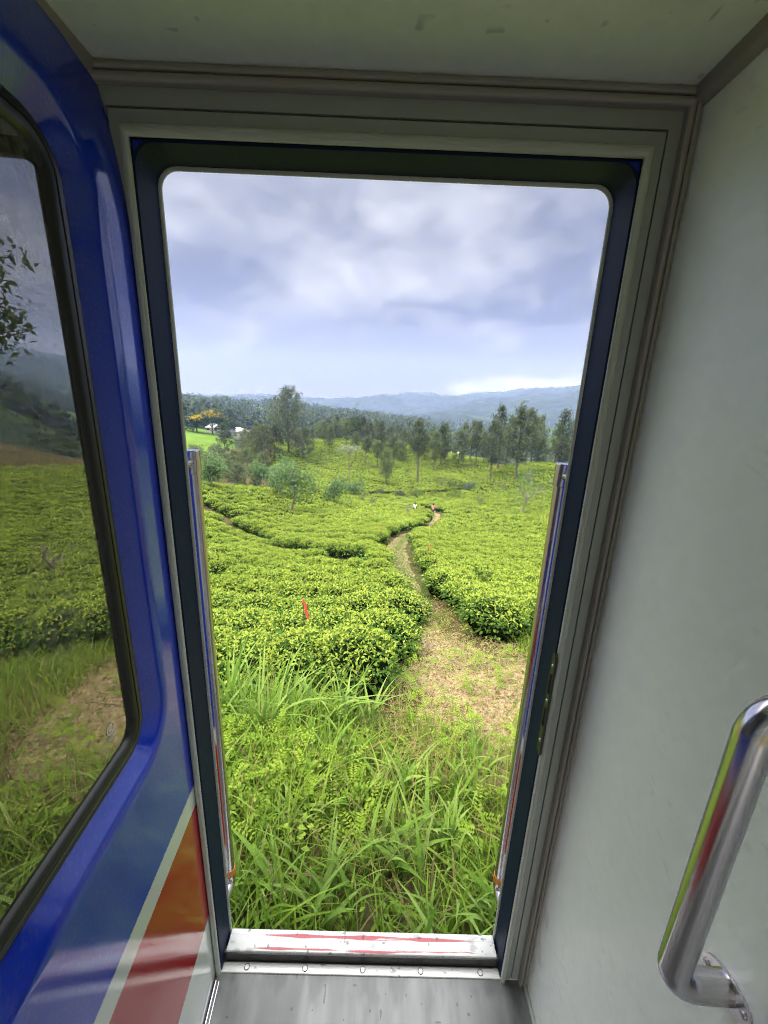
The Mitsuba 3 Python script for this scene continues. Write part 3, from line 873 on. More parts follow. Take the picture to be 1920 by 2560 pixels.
# ------------------------------------------------------------------ grass and weeds on the bank
def blades(P, Hh, az, lean, Wd, C, rng, seg=5):
    n = len(P)
    t = np.linspace(0, 1, seg + 1)
    out = np.stack([np.cos(az), np.sin(az), az * 0], 1)
    side = np.stack([-np.sin(az), np.cos(az), az * 0], 1)
    tw = rng.normal(size=n) * .5
    side = side * np.cos(tw)[:, None] + np.array([0, 0, 1.0]) * np.sin(tw)[:, None]
    ctr = P[:, None] + out[:, None] * (lean * Hh)[:, None, None] * (t ** 1.8)[None, :, None] + np.array([0, 0, 1.0]) * (Hh[:, None] * (t - 0.55 * np.clip(lean, 0, 1.3)[:, None] * t ** 2.6))[..., None]
    w = Wd[:, None] * np.clip(np.minimum(0.55 + 2.2 * t, 1.9 * (1 - t)), 0.02, 1)[None]
    v = np.stack([ctr - side[:, None] * w[..., None], ctr + side[:, None] * w[..., None]], 2).reshape(-1, 3)
    b = (np.arange(n) * (seg + 1) * 2)[:, None, None]
    k = (np.arange(seg) * 2)[None, :, None]
    f = np.concatenate([(b + k + [0, 1, 3]).reshape(-1, 3), (b + k + [0, 3, 2]).reshape(-1, 3)])
    return v, f, np.repeat(C, (seg + 1) * 2, 0)


rng = np.random.default_rng(41)
parts = []
N = 24000
x = rng.uniform(-3.6, 5.0, N)
y = 0.25 + np.where(x > 2.7, 5.2, 3.3) * rng.random(N) ** 1.05
clump = meshkit.fbm(np.stack([x * 1.6, y * 1.6, x * 0], 1), 3, seed=8)
lim = np.where(x < -0.1, 3.35, np.where(x > 2.7, 5.2, 2.35 + .3 * np.sin(x * 2.2))) + .5 * (clump - .5)
bare = path_gap(x, y)
ok = (y < lim) & ((y < 2.2) | (bare > 0.15) | (rng.random(N) < .12)) & (clump > .22)
x, y, clump = x[ok], y[ok], clump[ok]
n = len(x)
tall = np.where(x < -0.35, 1.0, 0.62) * np.where(y < 0.9, .85, 1.0)
Hh = (0.16 + .46 * rng.random(n) ** 1.3) * (0.75 + 1.0 * np.clip(clump - .3, 0, 1)) * tall * 1.25
base = lerp_col((0.12, 0.22, 0.025), (0.25, 0.37, 0.06), rng.random(n))
dry = rng.random(n) < np.where((x > .1) & (y > 1.7), .36, .09)
base[dry] = lerp_col((0.22, 0.19, 0.08), (0.30, 0.26, 0.12), rng.random(dry.sum()))
parts.append(blades(np.stack([x, y, height(x, y) - .02], 1), Hh, rng.random(n) * 6.28, np.abs(rng.normal(size=n)) * .55 + .15, 0.003 + .0085 * rng.random(n) ** 2, base, rng))
# broad guinea-grass leaves in tufts
for (tx, ty, cnt, hh) in ((-1.05, 2.3, 50, 1.25), (-.72, 2.55, 40, 1.1), (-1.5, 2.5, 46, 1.25), (-.35, 2.6, 30, .95), (-.02, 2.7, 20, .75), (-1.2, 1.5, 40, .75), (-.55, 1.3, 34, .6), (.15, 1.0, 34, .62), (.55, 1.15, 30, .6),
                         (.3, 1.7, 26, .55), (.75, 1.65, 26, .6), (-.2, .75, 30, .6), (-.6, .8, 30, .62), (.7, .7, 30, .6), (.95, 2.0, 24, .55), (-1.9, 2.0, 40, .9), (1.5, 1.5, 30, .6), (2.2, 1.9, 30, .7), (3.0, 1.6, 30, .7), (-.05, 1.55, 26, .5),
                         (-.9, .55, 26, .6), (.28, .5, 26, .52), (-.35, 1.9, 30, .7), (2.7, 2.6, 34, .8), (3.6, 2.4, 34, .8), (1.2, .9, 26, .6)):
    px, py = tx + rng.normal(size=cnt) * .09, ty + rng.normal(size=cnt) * .09
    parts.append(blades(np.stack([px, py, height(px, py)], 1), hh * (.55 + .5 * rng.random(cnt)), rng.random(cnt) * 6.28, .2 + .55 * rng.random(cnt), .010 + .011 * rng.random(cnt),
                        lerp_col((0.14, 0.26, 0.04), (0.28, 0.41, 0.11), rng.random(cnt)), rng, 7))
v, f, c = cat_mesh(parts)
n = 7000
x, y = rng.uniform(2.4, 5.6, n), rng.uniform(2.0, 5.7, n)
more = blades(np.stack([x, y, height(x, y) - .02], 1), .16 + .34 * rng.random(n), rng.random(n) * 6.28, .2 + .6 * rng.random(n), .003 + .006 * rng.random(n) ** 2, lerp_col((0.12, 0.22, 0.025), (0.27, 0.36, 0.07), rng.random(n)), rng, 4)
v, f, c = cat_mesh([(v, f, c), more])
n = 260
x, y = rng.uniform(-2.2, 4.0, n), rng.uniform(.5, 3.0, n)
st = blades(np.stack([x, y, height(x, y)], 1), .45 + .5 * rng.random(n), rng.random(n) * 6.28, .1 + .5 * rng.random(n), np.full(n, .0022), lerp_col((.28, .25, .10), (.42, .37, .19), rng.random(n)), rng, 6)
tips = st[0].reshape(n, -1, 3)[:, -3]
sd = leaves(np.repeat(tips, 9, 0) - np.tile(np.linspace(0, .10, 9)[:, None] * [0, 0, 1], (n, 1)), rng.normal(size=(n * 9, 3)) * .6 + [0, 0, .8], .022, .0035, lerp_col((.26, .22, .10), (.40, .34, .17), rng.random(n * 9)), rng)
v, f, c = cat_mesh([(v, f, c), st, sd])
obj('grass', (v, f), 'grass_mat', color=c)
tag('grass', 'long green grass growing thickly on the railway bank', kind='stuff')
print('grass tris', len(f))

# leafy weeds among the grass: compound leaves with paired leaflets
parts = []
rng = np.random.default_rng(43)
spots = [(-.9 + .5 * rng.normal(), 1.75 + .35 * rng.normal()) for _ in range(46)] + [(rng.uniform(-1.6, 1.5), rng.uniform(.5, 2.3)) for _ in range(14)] + [(rng.uniform(.2, 2.2), rng.uniform(2.4, 4.6)) for _ in range(34)] + [(rng.uniform(1.4, 4), rng.uniform(.6, 2.6)) for _ in range(30)]
for sx, sy in spots:
    for q in range(5):
        a = rng.random() * 6.28
        ln = .10 + .16 * rng.random()
        p0 = np.array([sx, sy, float(height(sx, sy)) + (.12 + .3 * rng.random()) * (1.15 if sx < -.3 else .6)])
        d = np.array([math.cos(a), math.sin(a), .35 + .4 * rng.random()])
        t = np.linspace(.2, 1, 7)
        rib = p0 + np.outer(t, d) * ln - np.outer(t ** 2, [0, 0, .35 * ln])
        sd = np.cross(unit(d), [0, 0, 1.0])
        col = lerp_col((0.15, .26, .03), (.29, .41, .06), [rng.random()])
        P = np.vstack([rib, rib])
        D = np.vstack([np.tile(sd, (7, 1)), np.tile(-sd, (7, 1))]) + unit(d) * .45
        parts.append(leaves(P, D, .028 + .014 * rng.random(14), .0085, np.repeat(col, 14, 0), rng))
for sx, sy in [(-.95 + .42 * rng.normal(), 1.7 + .4 * rng.normal()) for _ in range(110)] + [(rng.uniform(-1.8, 3.8), rng.uniform(.5, 2.6)) for _ in range(90)]:
    p0 = np.array([sx, sy, float(height(sx, sy)) + (.10 + .26 * rng.random()) * (1.2 if sx < -.3 else .6)])
    m_ = int(rng.integers(9, 22))
    sz = .035 + .04 * rng.random()
    P = p0 + rng.normal(size=(m_, 3)) * [.05, .05, .045]
    D = rng.normal(size=(m_, 3)) * [1, 1, .5] + [0, 0, .3]
    parts.append(leaves(P, D, sz * (.6 + .7 * rng.random(m_)), sz * .27, lerp_col((.10, .20, .03), (.28, .40, .07), np.full(m_, rng.random()) * .6 + .4 * rng.random(m_)), rng))
v, f, c = cat_mesh(parts)
obj('weeds', (v, f), 'leaf_mat', color=c)
tag('weeds', 'leafy and feathery weeds growing among the bank grass', kind='stuff')

# dry litter on the bare earth
rng = np.random.default_rng(47)
n = 5200
x, y = rng.uniform(-.1, 3.4, n), rng.uniform(2.4, 5.9, n)
n2 = 1200
yp = rng.uniform(5.5, 26, n2)
x, y = np.concatenate([x, path_x(yp) + rng.normal(size=n2) * .3]), np.concatenate([y, yp])
yp = rng.uniform(5.2, 10.5, 2200)
x, y = np.concatenate([x, path_x(yp) + rng.uniform(-.7, 1.0, 2200)]), np.concatenate([y, yp])
n = len(x)
P = np.stack([x, y, height(x, y) + .035 + .015 * rng.random(n)], 1)
C = lerp_col((.26, .17, .09), (.46, .37, .22), rng.random(n))
g = rng.random(n) < .28
C[g] = lerp_col((.07, .13, .03), (.17, .22, .06), rng.random(g.sum()))
D = np.stack([rng.normal(size=n), rng.normal(size=n), rng.normal(size=n) * .25], 1)
lit = leaves(P, D, .03 + .08 * rng.random(n) ** 2, .004 + .010 * rng.random(n), C, rng)
stw = blades(P[:1500], .12 + .14 * rng.random(1500), rng.random(1500) * 6.28, 1.2 + rng.random(1500) * .2, np.full(1500, .002), lerp_col((.36, .29, .15), (.5, .42, .24), rng.random(1500)), rng, 3)
nt = 4600
yt = rng.uniform(2.3, 8.5, nt)
xt = np.where(yt < 5.7, rng.uniform(.0, 3.3, nt), path_x(yt) + rng.normal(size=nt) * .35)
kp = meshkit.fbm(np.stack([xt * 2.4, yt * 2.4, xt * 0], 1), 3, seed=19) > .47
xt, yt = xt[kp], yt[kp]
nt = len(xt)
tuf = blades(np.stack([xt, yt, height(xt, yt) + .01], 1), .05 + .13 * rng.random(nt), rng.random(nt) * 6.28, .3 + .8 * rng.random(nt), .003 + .005 * rng.random(nt), lerp_col((.15, .21, .04), (.30, .34, .09), rng.random(nt)), rng, 3)
v, f, c = cat_mesh([lit, stw, tuf])
obj('dry_litter', (v, f), 'grass_mat', color=c)
tag('dry_litter', 'dead leaves, dry straw and thin grass strewn over the bare earth', kind='stuff')
# low green growth on the path further down
n = 5200
yp = rng.uniform(9.5, 26, n)
xp = path_x(yp) + .12 + rng.normal(size=n) * .28
P = np.stack([xp, yp, height(xp, yp) + .02], 1)
v, f, c = blades(P, .05 + .07 * rng.random(n), rng.random(n) * 6.28, .4 + .6 * rng.random(n), .006 + .006 * rng.random(n), lerp_col((.07, .14, .03), (.17, .26, .06), rng.random(n)), rng, 2)
obj('path_grass', (v, f), 'grass_mat', color=c)
tag('path_grass', 'short grass growing along the middle of the footpath', kind='stuff')


# ------------------------------------------------------------------ trees
def clump_leaves(rng, centres, per, spread, size, c0, c1):
    n = len(centres) * per
    P = np.repeat(centres, per, 0) + rng.normal(size=(n, 3)) * spread
    D = rng.normal(size=(n, 3)) + [0, 0, .15]
    tone = np.repeat(rng.random(len(centres)), per) * .6 + rng.random(n) * .4
    return leaves(P, D, size * (.7 + .6 * rng.random(n)), size * .26, lerp_col(c0, c1, tone), rng)


def tall_tree(x, y, H, hw, seed, c0, c1, low=.30, dense=1.0, name='tree', label='', group=None, bark=(.10, .10, .085)):
    rng = np.random.default_rng(seed)
    z0 = float(height(x, y))
    key = thing(name, label, 'tree', group)
    lean = rng.normal(size=2) * .02 * H
    t = np.linspace(0, 1, 9)
    path = np.stack([x + lean[0] * t ** 2, y + lean[1] * t ** 2, z0 - .3 + (H * .97 + .3) * t], 1)
    r0 = .012 * H + .05
    trunk = [tube(path, r0 * (1 - .86 * t), 7, caps=False)]
    cents = []
    nb = int(26 * dense)
    for i in range(nb):
        u = low + (1 - low) * (i + rng.random()) / nb
        shape = np.interp(u, [low, low + .12, low + .38, .8, 1.0], [.55, 1.0, .95, .55, .12])
        ln = hw * shape * (.62 + .5 * rng.random())
        a = i * 2.4 + rng.random()
        b = path[0] + (path[-1] - path[0]) * u
        e = b + np.array([math.cos(a) * ln, math.sin(a) * ln, ln * (.35 + .5 * rng.random())])
        mid = (b + e) / 2 - [0, 0, .06 * ln]
        trunk.append(tube([b, mid, e], [r0 * .34 * (1.1 - u), r0 * .22 * (1.1 - u), .012], 4, caps=False))
        m_ = 4 + int(ln * 1.6)
        tt = rng.random(m_) ** .7 * .85 + .2
        cents.append(b + (e - b) * tt[:, None] + rng.normal(size=(m_, 3)) * .13 * ln)
    cents.append(path[-1] - [0, 0, .02 * H] + rng.normal(size=(5, 3)) * [.12 * hw, .12 * hw, .05 * H])
    v, f = cat_mesh(trunk)
    obj('trunk', (v, f), 'bark_mat', key, color=np.tile(bark, (len(v), 1)))
    cents = np.vstack(cents)
    sz = .24 + .012 * H
    v, f, c = clump_leaves(rng, cents, 12, sz * .72, sz, c0, c1)
    obj('crown', (v, f), 'leaf_mat', key, color=c)
    return key


def shade_tree(x, y, H, hw, seed, label, group=None, c0=(.07, .14, .055), c1=(.17, .26, .12), name='shade_tree', per=15, leaf=.20, bare=False, lean=None):
    """lopped shade tree: crooked pale stem, a few arms, big soft leaves"""
    rng = np.random.default_rng(seed)
    z0 = float(height(x, y))
    key = thing(name, label, 'tree', group)
    t = np.linspace(0, 1, 7)
    hs = H * .55
    le = rng.normal(size=2) * .16 * H if lean is None else np.array(lean) * H
    w = np.cumsum(rng.normal(size=(7, 2)) * .022 * H, 0) * t[:, None]
    path = np.stack([x + le[0] * t + w[:, 0], y + le[1] * t + w[:, 1], z0 - .2 + (hs + .2) * t], 1)
    r0 = .024 * H + .03
    wood = [tube(path, r0 * (1 - .45 * t), 8)]
    cents = []
    for i in range(7):
        a = i * 2.4 + rng.random()
        b = path[-1 - int(rng.integers(3))]
        ln = hw * (.6 + .5 * rng.random())
        e = b + np.array([math.cos(a) * ln, math.sin(a) * ln, H * (.12 + .34 * rng.random())])
        e[2] = min(e[2], z0 + H)
        wood.append(tube([b, (b + e) / 2 + rng.normal(size=3) * .05 * H - [0, 0, .02 * H], e], [r0 * .5, r0 * .36, r0 * .2], 6))
        cents.append(b + (e - b) * (.35 + .75 * rng.random((5, 1))) + rng.normal(size=(5, 3)) * .10 * H)
    v, f = cat_mesh(wood)
    n1 = meshkit.fbm(v * 5.0, 3, seed=2)[:, None]
    obj('trunk', (v, f), 'bark_mat', key, color=np.array([.20, .18, .145]) * (.55 + .9 * n1))
    if not bare:
        cents = np.vstack(cents)
        v, f, c = clump_leaves(rng, cents, per, .085 * H, leaf, c0, c1)
        obj('crown', (v, f), 'leaf_mat', key, color=c)
    return key


OAK0, OAK1 = (.068, .098, .052), (.165, .200, .118)
DRK0, DRK1 = (.046, .072, .034), (.108, .145, .068)
BRN0, BRN1 = (.062, .084, .046), (.135, .155, .092)
LIT0, LIT1 = (.085, .13, .05), (.20, .25, .115)
G1 = 'slender trees along the crest of the middle tea hill'
L1 = 'slender grey-green tree on the crest of the middle tea hill'
G2 = 'bushy trees in the hollow behind the left tea slope'
L2 = 'bushy green tree in the hollow behind the left tea slope'
G3 = 'olive-brown trees beside the tallest tree'
L3 = 'olive-brown feathery tree crowding beside the tallest tree'
TALL = [
    (-21.4, 89.6, 15.2, 5.0, OAK0, OAK1, .16, 1.7, 'tallest tree in view, a broad conical grey-green tree behind the left tea slope', None),
    (-16.1, 82.9, 7.8, 2.5, BRN0, BRN1, .3, 1, L3, G3), (-18.5, 86.9, 6.2, 2.5, BRN0, BRN1, .25, 1, L3, G3), (-24.6, 82.4, 8.2, 2.7, BRN0, BRN1, .2, 1, L3, G3),
    (-28.8, 89.1, 6.8, 3.1, BRN0, BRN1, .15, 1, L3, G3), (-23.5, 85.9, 7.3, 2.4, BRN0, BRN1, .2, 1, L3, G3),
    (-42.0, 105.1, 8.5, 2.9, DRK0, DRK1, .15, 1.2, 'dark rounded tree at the right end of the sunlit left tea patch', None),
    (-17.8, 111.9, 5.2, 2.2, LIT0, LIT1, .2, 1, L1, G1), (-10.8, 111.8, 6.2, 1.8, LIT0, LIT1, .35, .8, L1, G1), (-13.1, 109.3, 5.6, 2.3, OAK0, OAK1, .3, 1, L1, G1),
    (-7.1, 108.7, 6.8, 3.0, DRK0, DRK1, .2, 1.3, 'dark dense tree standing highest on the crest of the middle tea hill', None),
    (-3.3, 101.6, 6.8, 2.4, BRN0, BRN1, .25, 1, L1, G1), (-0.4, 94.1, 9.2, 1.6, BRN0, BRN1, .3, 1, L1, G1), (1.9, 99.3, 7.4, 2.1, OAK0, OAK1, .25, 1, L1, G1),
    (-15.2, 110.5, 6.5, 1.7, OAK0, OAK1, .25, 1, L1, G1), (-5.4, 107.0, 7.2, 1.8, BRN0, BRN1, .25, 1, L1, G1), (-9.0, 113.0, 6.6, 2.0, DRK0, DRK1, .25, 1, L1, G1), (3.8, 104.0, 6.8, 2.2, OAK0, OAK1, .2, 1, L1, G1),
    (6.6, 70.9, 12.0, 2.0, DRK0, OAK1, .50, 1.2, 'lone dark tree with a long bare trunk in the middle of the tea field', None),
    (11.0, 82.7, 8.9, 1.8, LIT0, LIT1, .35, 1, 'pale thin-crowned tree right of the lone dark tree', None), (13.0, 87.1, 9.6, 2.0, DRK0, DRK1, .25, 1.2, 'dark green tree behind the pale thin-crowned tree', None),
    (14.5, 91.7, 6.9, 1.8, OAK0, OAK1, .3, 1, 'small grey-green tree just right of the dark green tree', None), (16.3, 83.2, 8.7, 2.4, LIT0, OAK1, .25, 1, 'pale green open-crowned tree between the dark green tree and the slender tree', None),
    (19.8, 82.7, 10.1, 1.6, DRK0, OAK1, .45, 1, 'slender tree with a small high crown left of the dense pair', None), (19.7, 70.2, 10.7, 2.2, OAK0, OAK1, .32, 1.5, 'dense low-crowned tree in front of the thin tall tree', None),
    (22.8, 76.5, 12.9, 1.9, OAK0, BRN1, .42, .9, 'thin tall grey tree behind the dense low-crowned tree', None), (22.3, 64.2, 12.6, 2.2, OAK0, OAK1, .30, 1.8, 'tall dense dark tree, largest on the right tea hill', None),
    (27.0, 73.5, 11.0, 2.2, OAK0, OAK1, .3, 1.1, 'tree just right of the tall dense tree on the right tea hill', None), (33.4, 73.9, 10.4, 2.1, DRK0, DRK1, .2, .9, 'dark tree with tiered open branches by the right edge of the doorway', None),
    (36.5, 76.0, 9.0, 2.4, OAK0, OAK1, .2, 1, 'grey-green tree rightmost in view beside the doorway edge', None), (30.6, 76.4, 5.6, 2.4, LIT0, LIT1, .15, 1, 'low pale tree behind the right tea hill, left of the tiered tree', None), (33.0, 72.0, 5.4, 2.0, BRN0, BRN1, .2, 1, 'brownish low tree under the tiered tree', None),
    (22.5, 86.9, 7.0, 1.9, OAK0, OAK1, .3, 1, 'small tree behind the dense low-crowned tree', None), (10.1, 94.2, 6.8, 1.9, OAK0, OAK1, .25, 1, L1, G1), (-3.6, 82.1, 7.2, 1.0, OAK0, BRN1, .6, .6, 'thin tree with a bare pole trunk on the face of the middle tea hill', None),
    (0.8, 68.3, 6.7, 1.5, LIT0, LIT1, .3, 1, 'light feathery tree low on the middle tea hill, left of the lone dark tree', None), (4.2, 92.5, 5.2, 1.9, LIT0, LIT1, .2, .9, 'light feathery tree above the orange earth scar', None),
]
G4 = 'slim trees scattered over the face of the middle tea hill'
L4 = 'slim airy tree with a thin bare trunk on the face of the middle tea hill'
G5 = 'slim trees along the right tea hill'
L5 = 'slim airy tree among the taller ones along the right tea hill'
for x, y, H in ((-12.5, 92, 7.0), (-9.0, 98, 7.6), (-6.2, 90, 6.6), (-1.0, 84, 6.2), (2.6, 86, 7.4), (-14.5, 99, 6.8), (5.2, 97, 7.8), (7.8, 88.5, 7.0)):
    TALL.append((x, y, H, 1.35, OAK0, LIT1, .42, .75, L4, G4))
for x, y, H in ((25.0, 79, 10.5), (29.3, 77, 9.6), (18.2, 88, 9.4), (15.4, 97, 9.0), (31.5, 79.5, 10.0), (34.5, 78, 8.4), (12.2, 96, 8.2), (20.6, 92, 9.8)):
    TALL.append((x, y, H, 1.6, OAK0, LIT1, .36, .8, L5, G5))
for i, (x, y, H, hw, c0, c1, low, dens, lab, grp) in enumerate(TALL):
    tall_tree(x, y, H, hw, 500 + i, c0, c1, low, dens, 'tall_tree', lab, grp)
for i, (x, y, H, hw) in enumerate([(-44.9, 93.9, 5.6, 3.4), (-39.9, 93.7, 5.4, 2.9), (-31.4, 83.4, 4.6, 2.4), (-27.3, 78.9, 5.0, 2.5), (-22.2, 72.9, 4.6, 2.0), (-44.1, 88.1, 4.2, 2.4), (-33.6, 82.8, 4.6, 2.4), (-26.6, 82.1, 5.8, 2.4), (-36.5, 88, 5.2, 2.8), (-30, 76, 4.2, 2.2), (-38, 80, 4.2, 2.6), (-34, 98, 6.5, 3.0), (-24.5, 66.5, 3.9, 1.8), (-20.5, 62.5, 3.6, 1.5)]):
    tall_tree(x, y, H, hw, 700 + i, (OAK0, LIT0)[i % 2], LIT1, .08, 1.1, 'bushy_tree', L2, G2)
SHADE = [
    (-15.4, 34.1, 3.2, .75, 'leafy lopped shade tree nearest the left door rail', None, None), (-18.2, 40.5, 3.0, .8, 'lopped shade tree second from the left door rail, where the slope ends', None, None), (-10.4, 39.5, 4.0, 1.0, 'lopped shade tree just left of the leaning pale-trunked one', (.02, 0), None),
    (-8.3, 33.6, 5.2, 1.2, 'largest lopped shade tree, leaning on a thick pale trunk on the left tea slope', (.17, .02), None), (-5.5, 42.8, 3.1, .8, 'round-crowned lopped tree right of the leaning one', (.0, 0), None), (-3.7, 58.6, 2.9, .9, 'small shade tree just beyond the end of the left tea slope', None, None),
    (21.7, 46.1, 3.3, 1.1, 'pale lopped tree by the right door rail', None, None), (15.4, 40.6, 4.6, 1.4, 'thin-leaved lopped tree with two forking pale stems in the right tea field', (.05, .0), None), (22.7, 57.5, 4.1, 1.1, 'thin-leaved lopped tree higher up the right tea hill', None, None), (-14.7, 45.8, 3.1, .9, 'lopped shade tree behind the far edge of the left slope', None, None),
]
for i, (x, y, H, hw, lab, lean, _) in enumerate(SHADE):
    thin = 'thin-leaved' in lab
    shade_tree(x, y, H, hw, 800 + i, lab, None, (.085, .165, .06), (.22, .32, .145), per=11 if thin else 30, leaf=.19 if thin else .29, lean=lean)
SAPS = [(-2.7, 51.5, 1.9, .4, 0), (-0.9, 48.8, 1.6, .3, 1), (-7.8, 45.2, 1.6, .32, 0), (10.5, 68.6, 2.0, .6, 0), (13.1, 49.7, 1.8, .45, 1), (23.3, 54.3, 2.0, .5, 0), (19.4, 58.8, 2.3, .6, 0)]
for i, (x, y, H, hw, b) in enumerate(SAPS):
    shade_tree(x, y, H, hw, 830 + i, 'small stumpy sapling rising out of the tea rows', 'stumpy saplings in the tea', DRK0, LIT1, 'sapling', 7, .15)
shade_tree(3.5, 40.7, 2.2, .35, 851, 'bare crooked little trunk beside the footpath near the walker', None, name='bare_trunk', bare=True, lean=(-.25, 0))
shade_tree(8.3, 13.9, 2.1, .45, 852, 'almost bare crooked tree mirrored in the door window', None, name='bare_trunk', per=2, leaf=.1, bare=True)
# the flat-topped tree with pale leaves
key = thing('flat_topped_tree', 'flat-topped tree with whitish leaves on a thin stem on the middle tea hill', 'tree')
rng = np.random.default_rng(77)
x, y, z0 = -5.9, 69.1, float(height(-5.9, 69.1))
v, f = cat_mesh([tube([(x, y, z0), (x + .1, y, z0 + 3), (x, y, z0 + 6.0)], [.13, .10, .07], 7)] + [tube([(x, y, z0 + 5.6), (x + 1.8 * math.cos(a), y + 1.8 * math.sin(a), z0 + 6.7)], [.05, .02], 5) for a in np.arange(9) * .7])
obj('trunk', (v, f), 'bark_mat', key, color=np.tile([.2, .18, .15], (len(v), 1)))
a, r = rng.random(40) * 6.28, 2.1 * np.sqrt(rng.random(40))
v, f, c = clump_leaves(rng, np.stack([x + r * np.cos(a), y + r * np.sin(a), z0 + 6.7 - .12 * r + .1 * rng.normal(size=40)], 1), 9, .22, .42, (.13, .18, .09), (.42, .45, .30))
obj('crown', (v, f), 'leaf_mat', key, color=c)


def shrub(x, y, r, h, seed, c0, c1, label, leaf=.22, n=60, name='shrub'):
    rng = np.random.default_rng(seed)
    key = thing(name, label, 'shrub')
    z0 = float(height(x, y))
    a, e = rng.random(n) * 6.28, rng.random(n) ** .6
    rr = r * (.45 + .6 * rng.random(n)) * np.sqrt(1 - .85 * e * e)
    cents = np.stack([x + rr * np.cos(a), y + rr * np.sin(a), z0 + h * (.1 + .85 * e)], 1)
    v, f, c = clump_leaves(rng, cents, 12, leaf * .7, leaf, c0, c1)
    obj('foliage', (v, f), 'leaf_mat', key, color=c)
    v, f = cat_mesh([tube([(x, y, z0 - .1), (x + r * .4 * math.cos(q), y + r * .4 * math.sin(q), z0 + h * .6)], [.04, .015], 5) for q in np.arange(5) * 1.26])
    obj('stem', (v, f), 'bark_mat', key, color=np.tile([.1, .08, .06], (len(v), 1)))


shrub(12.6, 65.4, 2.0, 1.9, 900, DRK0, LIT0, 'dark rounded shrub in the hollow between the tea hills')
shrub(15.0, 64.2, 1.3, 1.5, 901, (.06, .11, .075), (.15, .21, .17), 'bluish-green shrub beside the dark rounded one in the hollow')
shrub(11.3, 58.6, 1.9, 1.6, 902, (.09, .15, .03), (.22, .27, .06), 'yellow-green shrub in front of the dark rounded one')
shrub(5.7, 61.0, 1.7, 1.3, 903, (.09, .15, .04), (.20, .26, .08), 'light green grassy mound left of the hollow shrubs')
shrub(3.0, 60.0, 1.0, 1.2, 904, (.06, .09, .045), (.15, .17, .10), 'greyish shrub left of the grassy mound')
shrub(-.2, 60.5, 1.1, 1.3, 905, DRK0, LIT1, 'low green shrub leftmost in the hollow')
shrub(8.5, 60.5, 1.3, 1.0, 906, (.08, .12, .03), (.20, .23, .07), 'low yellowish shrub between the mound and the dark rounded shrub')
shrub(3.15, 10.3, .34, 1.15, 907, (.018, .05, .018), (.05, .10, .035), 'dark broad-leaved young plant standing above the right tea rows', .12, 16, 'young_plant')
# broad-leaved tree near the line, seen in the door window
key = thing('roadside_tree', 'branch of dark leaves at the left edge of the door window reflection', 'tree')
rng = np.random.default_rng(78)
bx_, by_ = 8.75, 12.2
z0 = float(height(bx_ + 2.6, by_))
wood = [tube([(bx_ + 2.6, by_, z0 - .2), (bx_ + 2.4, by_ + .1, z0 + 4), (bx_ + 1.2, by_, z0 + 7.2), (bx_ - .1, by_, z0 + 9.6)], [.22, .17, .12, .05], 8)]
cents = []
for i in range(20):
    a = i * 2.4
    b = np.array([bx_, by_, z0 + 7.3 + 2.5 * rng.random()])
    e = b + np.array([math.cos(a) * 1.25, math.sin(a) * 1.25, .3 + .5 * rng.random()])
    wood.append(tube([b, (b + e) / 2 + [0, 0, .1], e], [.05, .03, .012], 5))
    cents.append(b + (e - b) * rng.uniform(.3, 1.1, (6, 1)) + rng.normal(size=(6, 3)) * .15)
v, f = cat_mesh(wood)
obj('trunk', (v, f), 'bark_mat', key, color=np.tile([.08, .065, .05], (len(v), 1)))
v, f, c = clump_leaves(rng, np.vstack(cents), 7, .16, .24, DRK0, DRK1)
obj('crown', (v, f), 'leaf_mat', key, color=c)

# yellow-flowering trees by the far house
for i, (x, y, H, hw, yl, lab) in enumerate([(-73.8, 158.6, 6.2, 4.0, .75, 'low tree in yellow blossom at the far left field'), (-70.2, 164.5, 9.2, 5.2, .45, 'spreading dark tree capped with yellow blossom beside the far house'), (-65.0, 166.0, 6.8, 3.6, .0, 'dark round tree right behind the blossoming trees')]):
    rng = np.random.default_rng(860 + i)
    key = thing('flowering_tree' if yl else 'round_tree', lab, 'tree')
    z0 = float(height(x, y))
    v, f = cat_mesh([tube([(x, y, z0 - .3), (x, y, z0 + H * .6)], [.3, .2], 7)] + [tube([(x, y, z0 + H * .3), (x + hw * .7 * math.cos(a), y + hw * .7 * math.sin(a), z0 + H * .75)], [.15, .05], 5) for a in np.arange(7) * .9])
    obj('trunk', (v, f), 'bark_mat', key, color=np.tile([.08, .07, .06], (len(v), 1)))
    a, r = rng.random(110) * 6.28, hw * np.sqrt(rng.random(110))
    zz = z0 + H * (.42 + .55 * np.sqrt(np.clip(1 - (r / hw) ** 2, 0, 1)) * (.35 + .65 * rng.random(110)))
    cents = np.stack([x + r * np.cos(a), y + r * np.sin(a), zz], 1)
    v, f, c = clump_leaves(rng, cents, 9, .5, .8, (.018, .04, .014), (.05, .085, .03))
    obj('crown', (v, f), 'leaf_mat', key, color=c)
    if yl:
        top = cents[(zz - z0) / H > .74][:int(60 * yl)]
        v, f, c = clump_leaves(rng, top + [0, 0, .35], 10, .5, .6, (.62, .44, .03), (.85, .64, .08))
        obj('blossom', (v, f), 'leaf_mat', key, color=c)


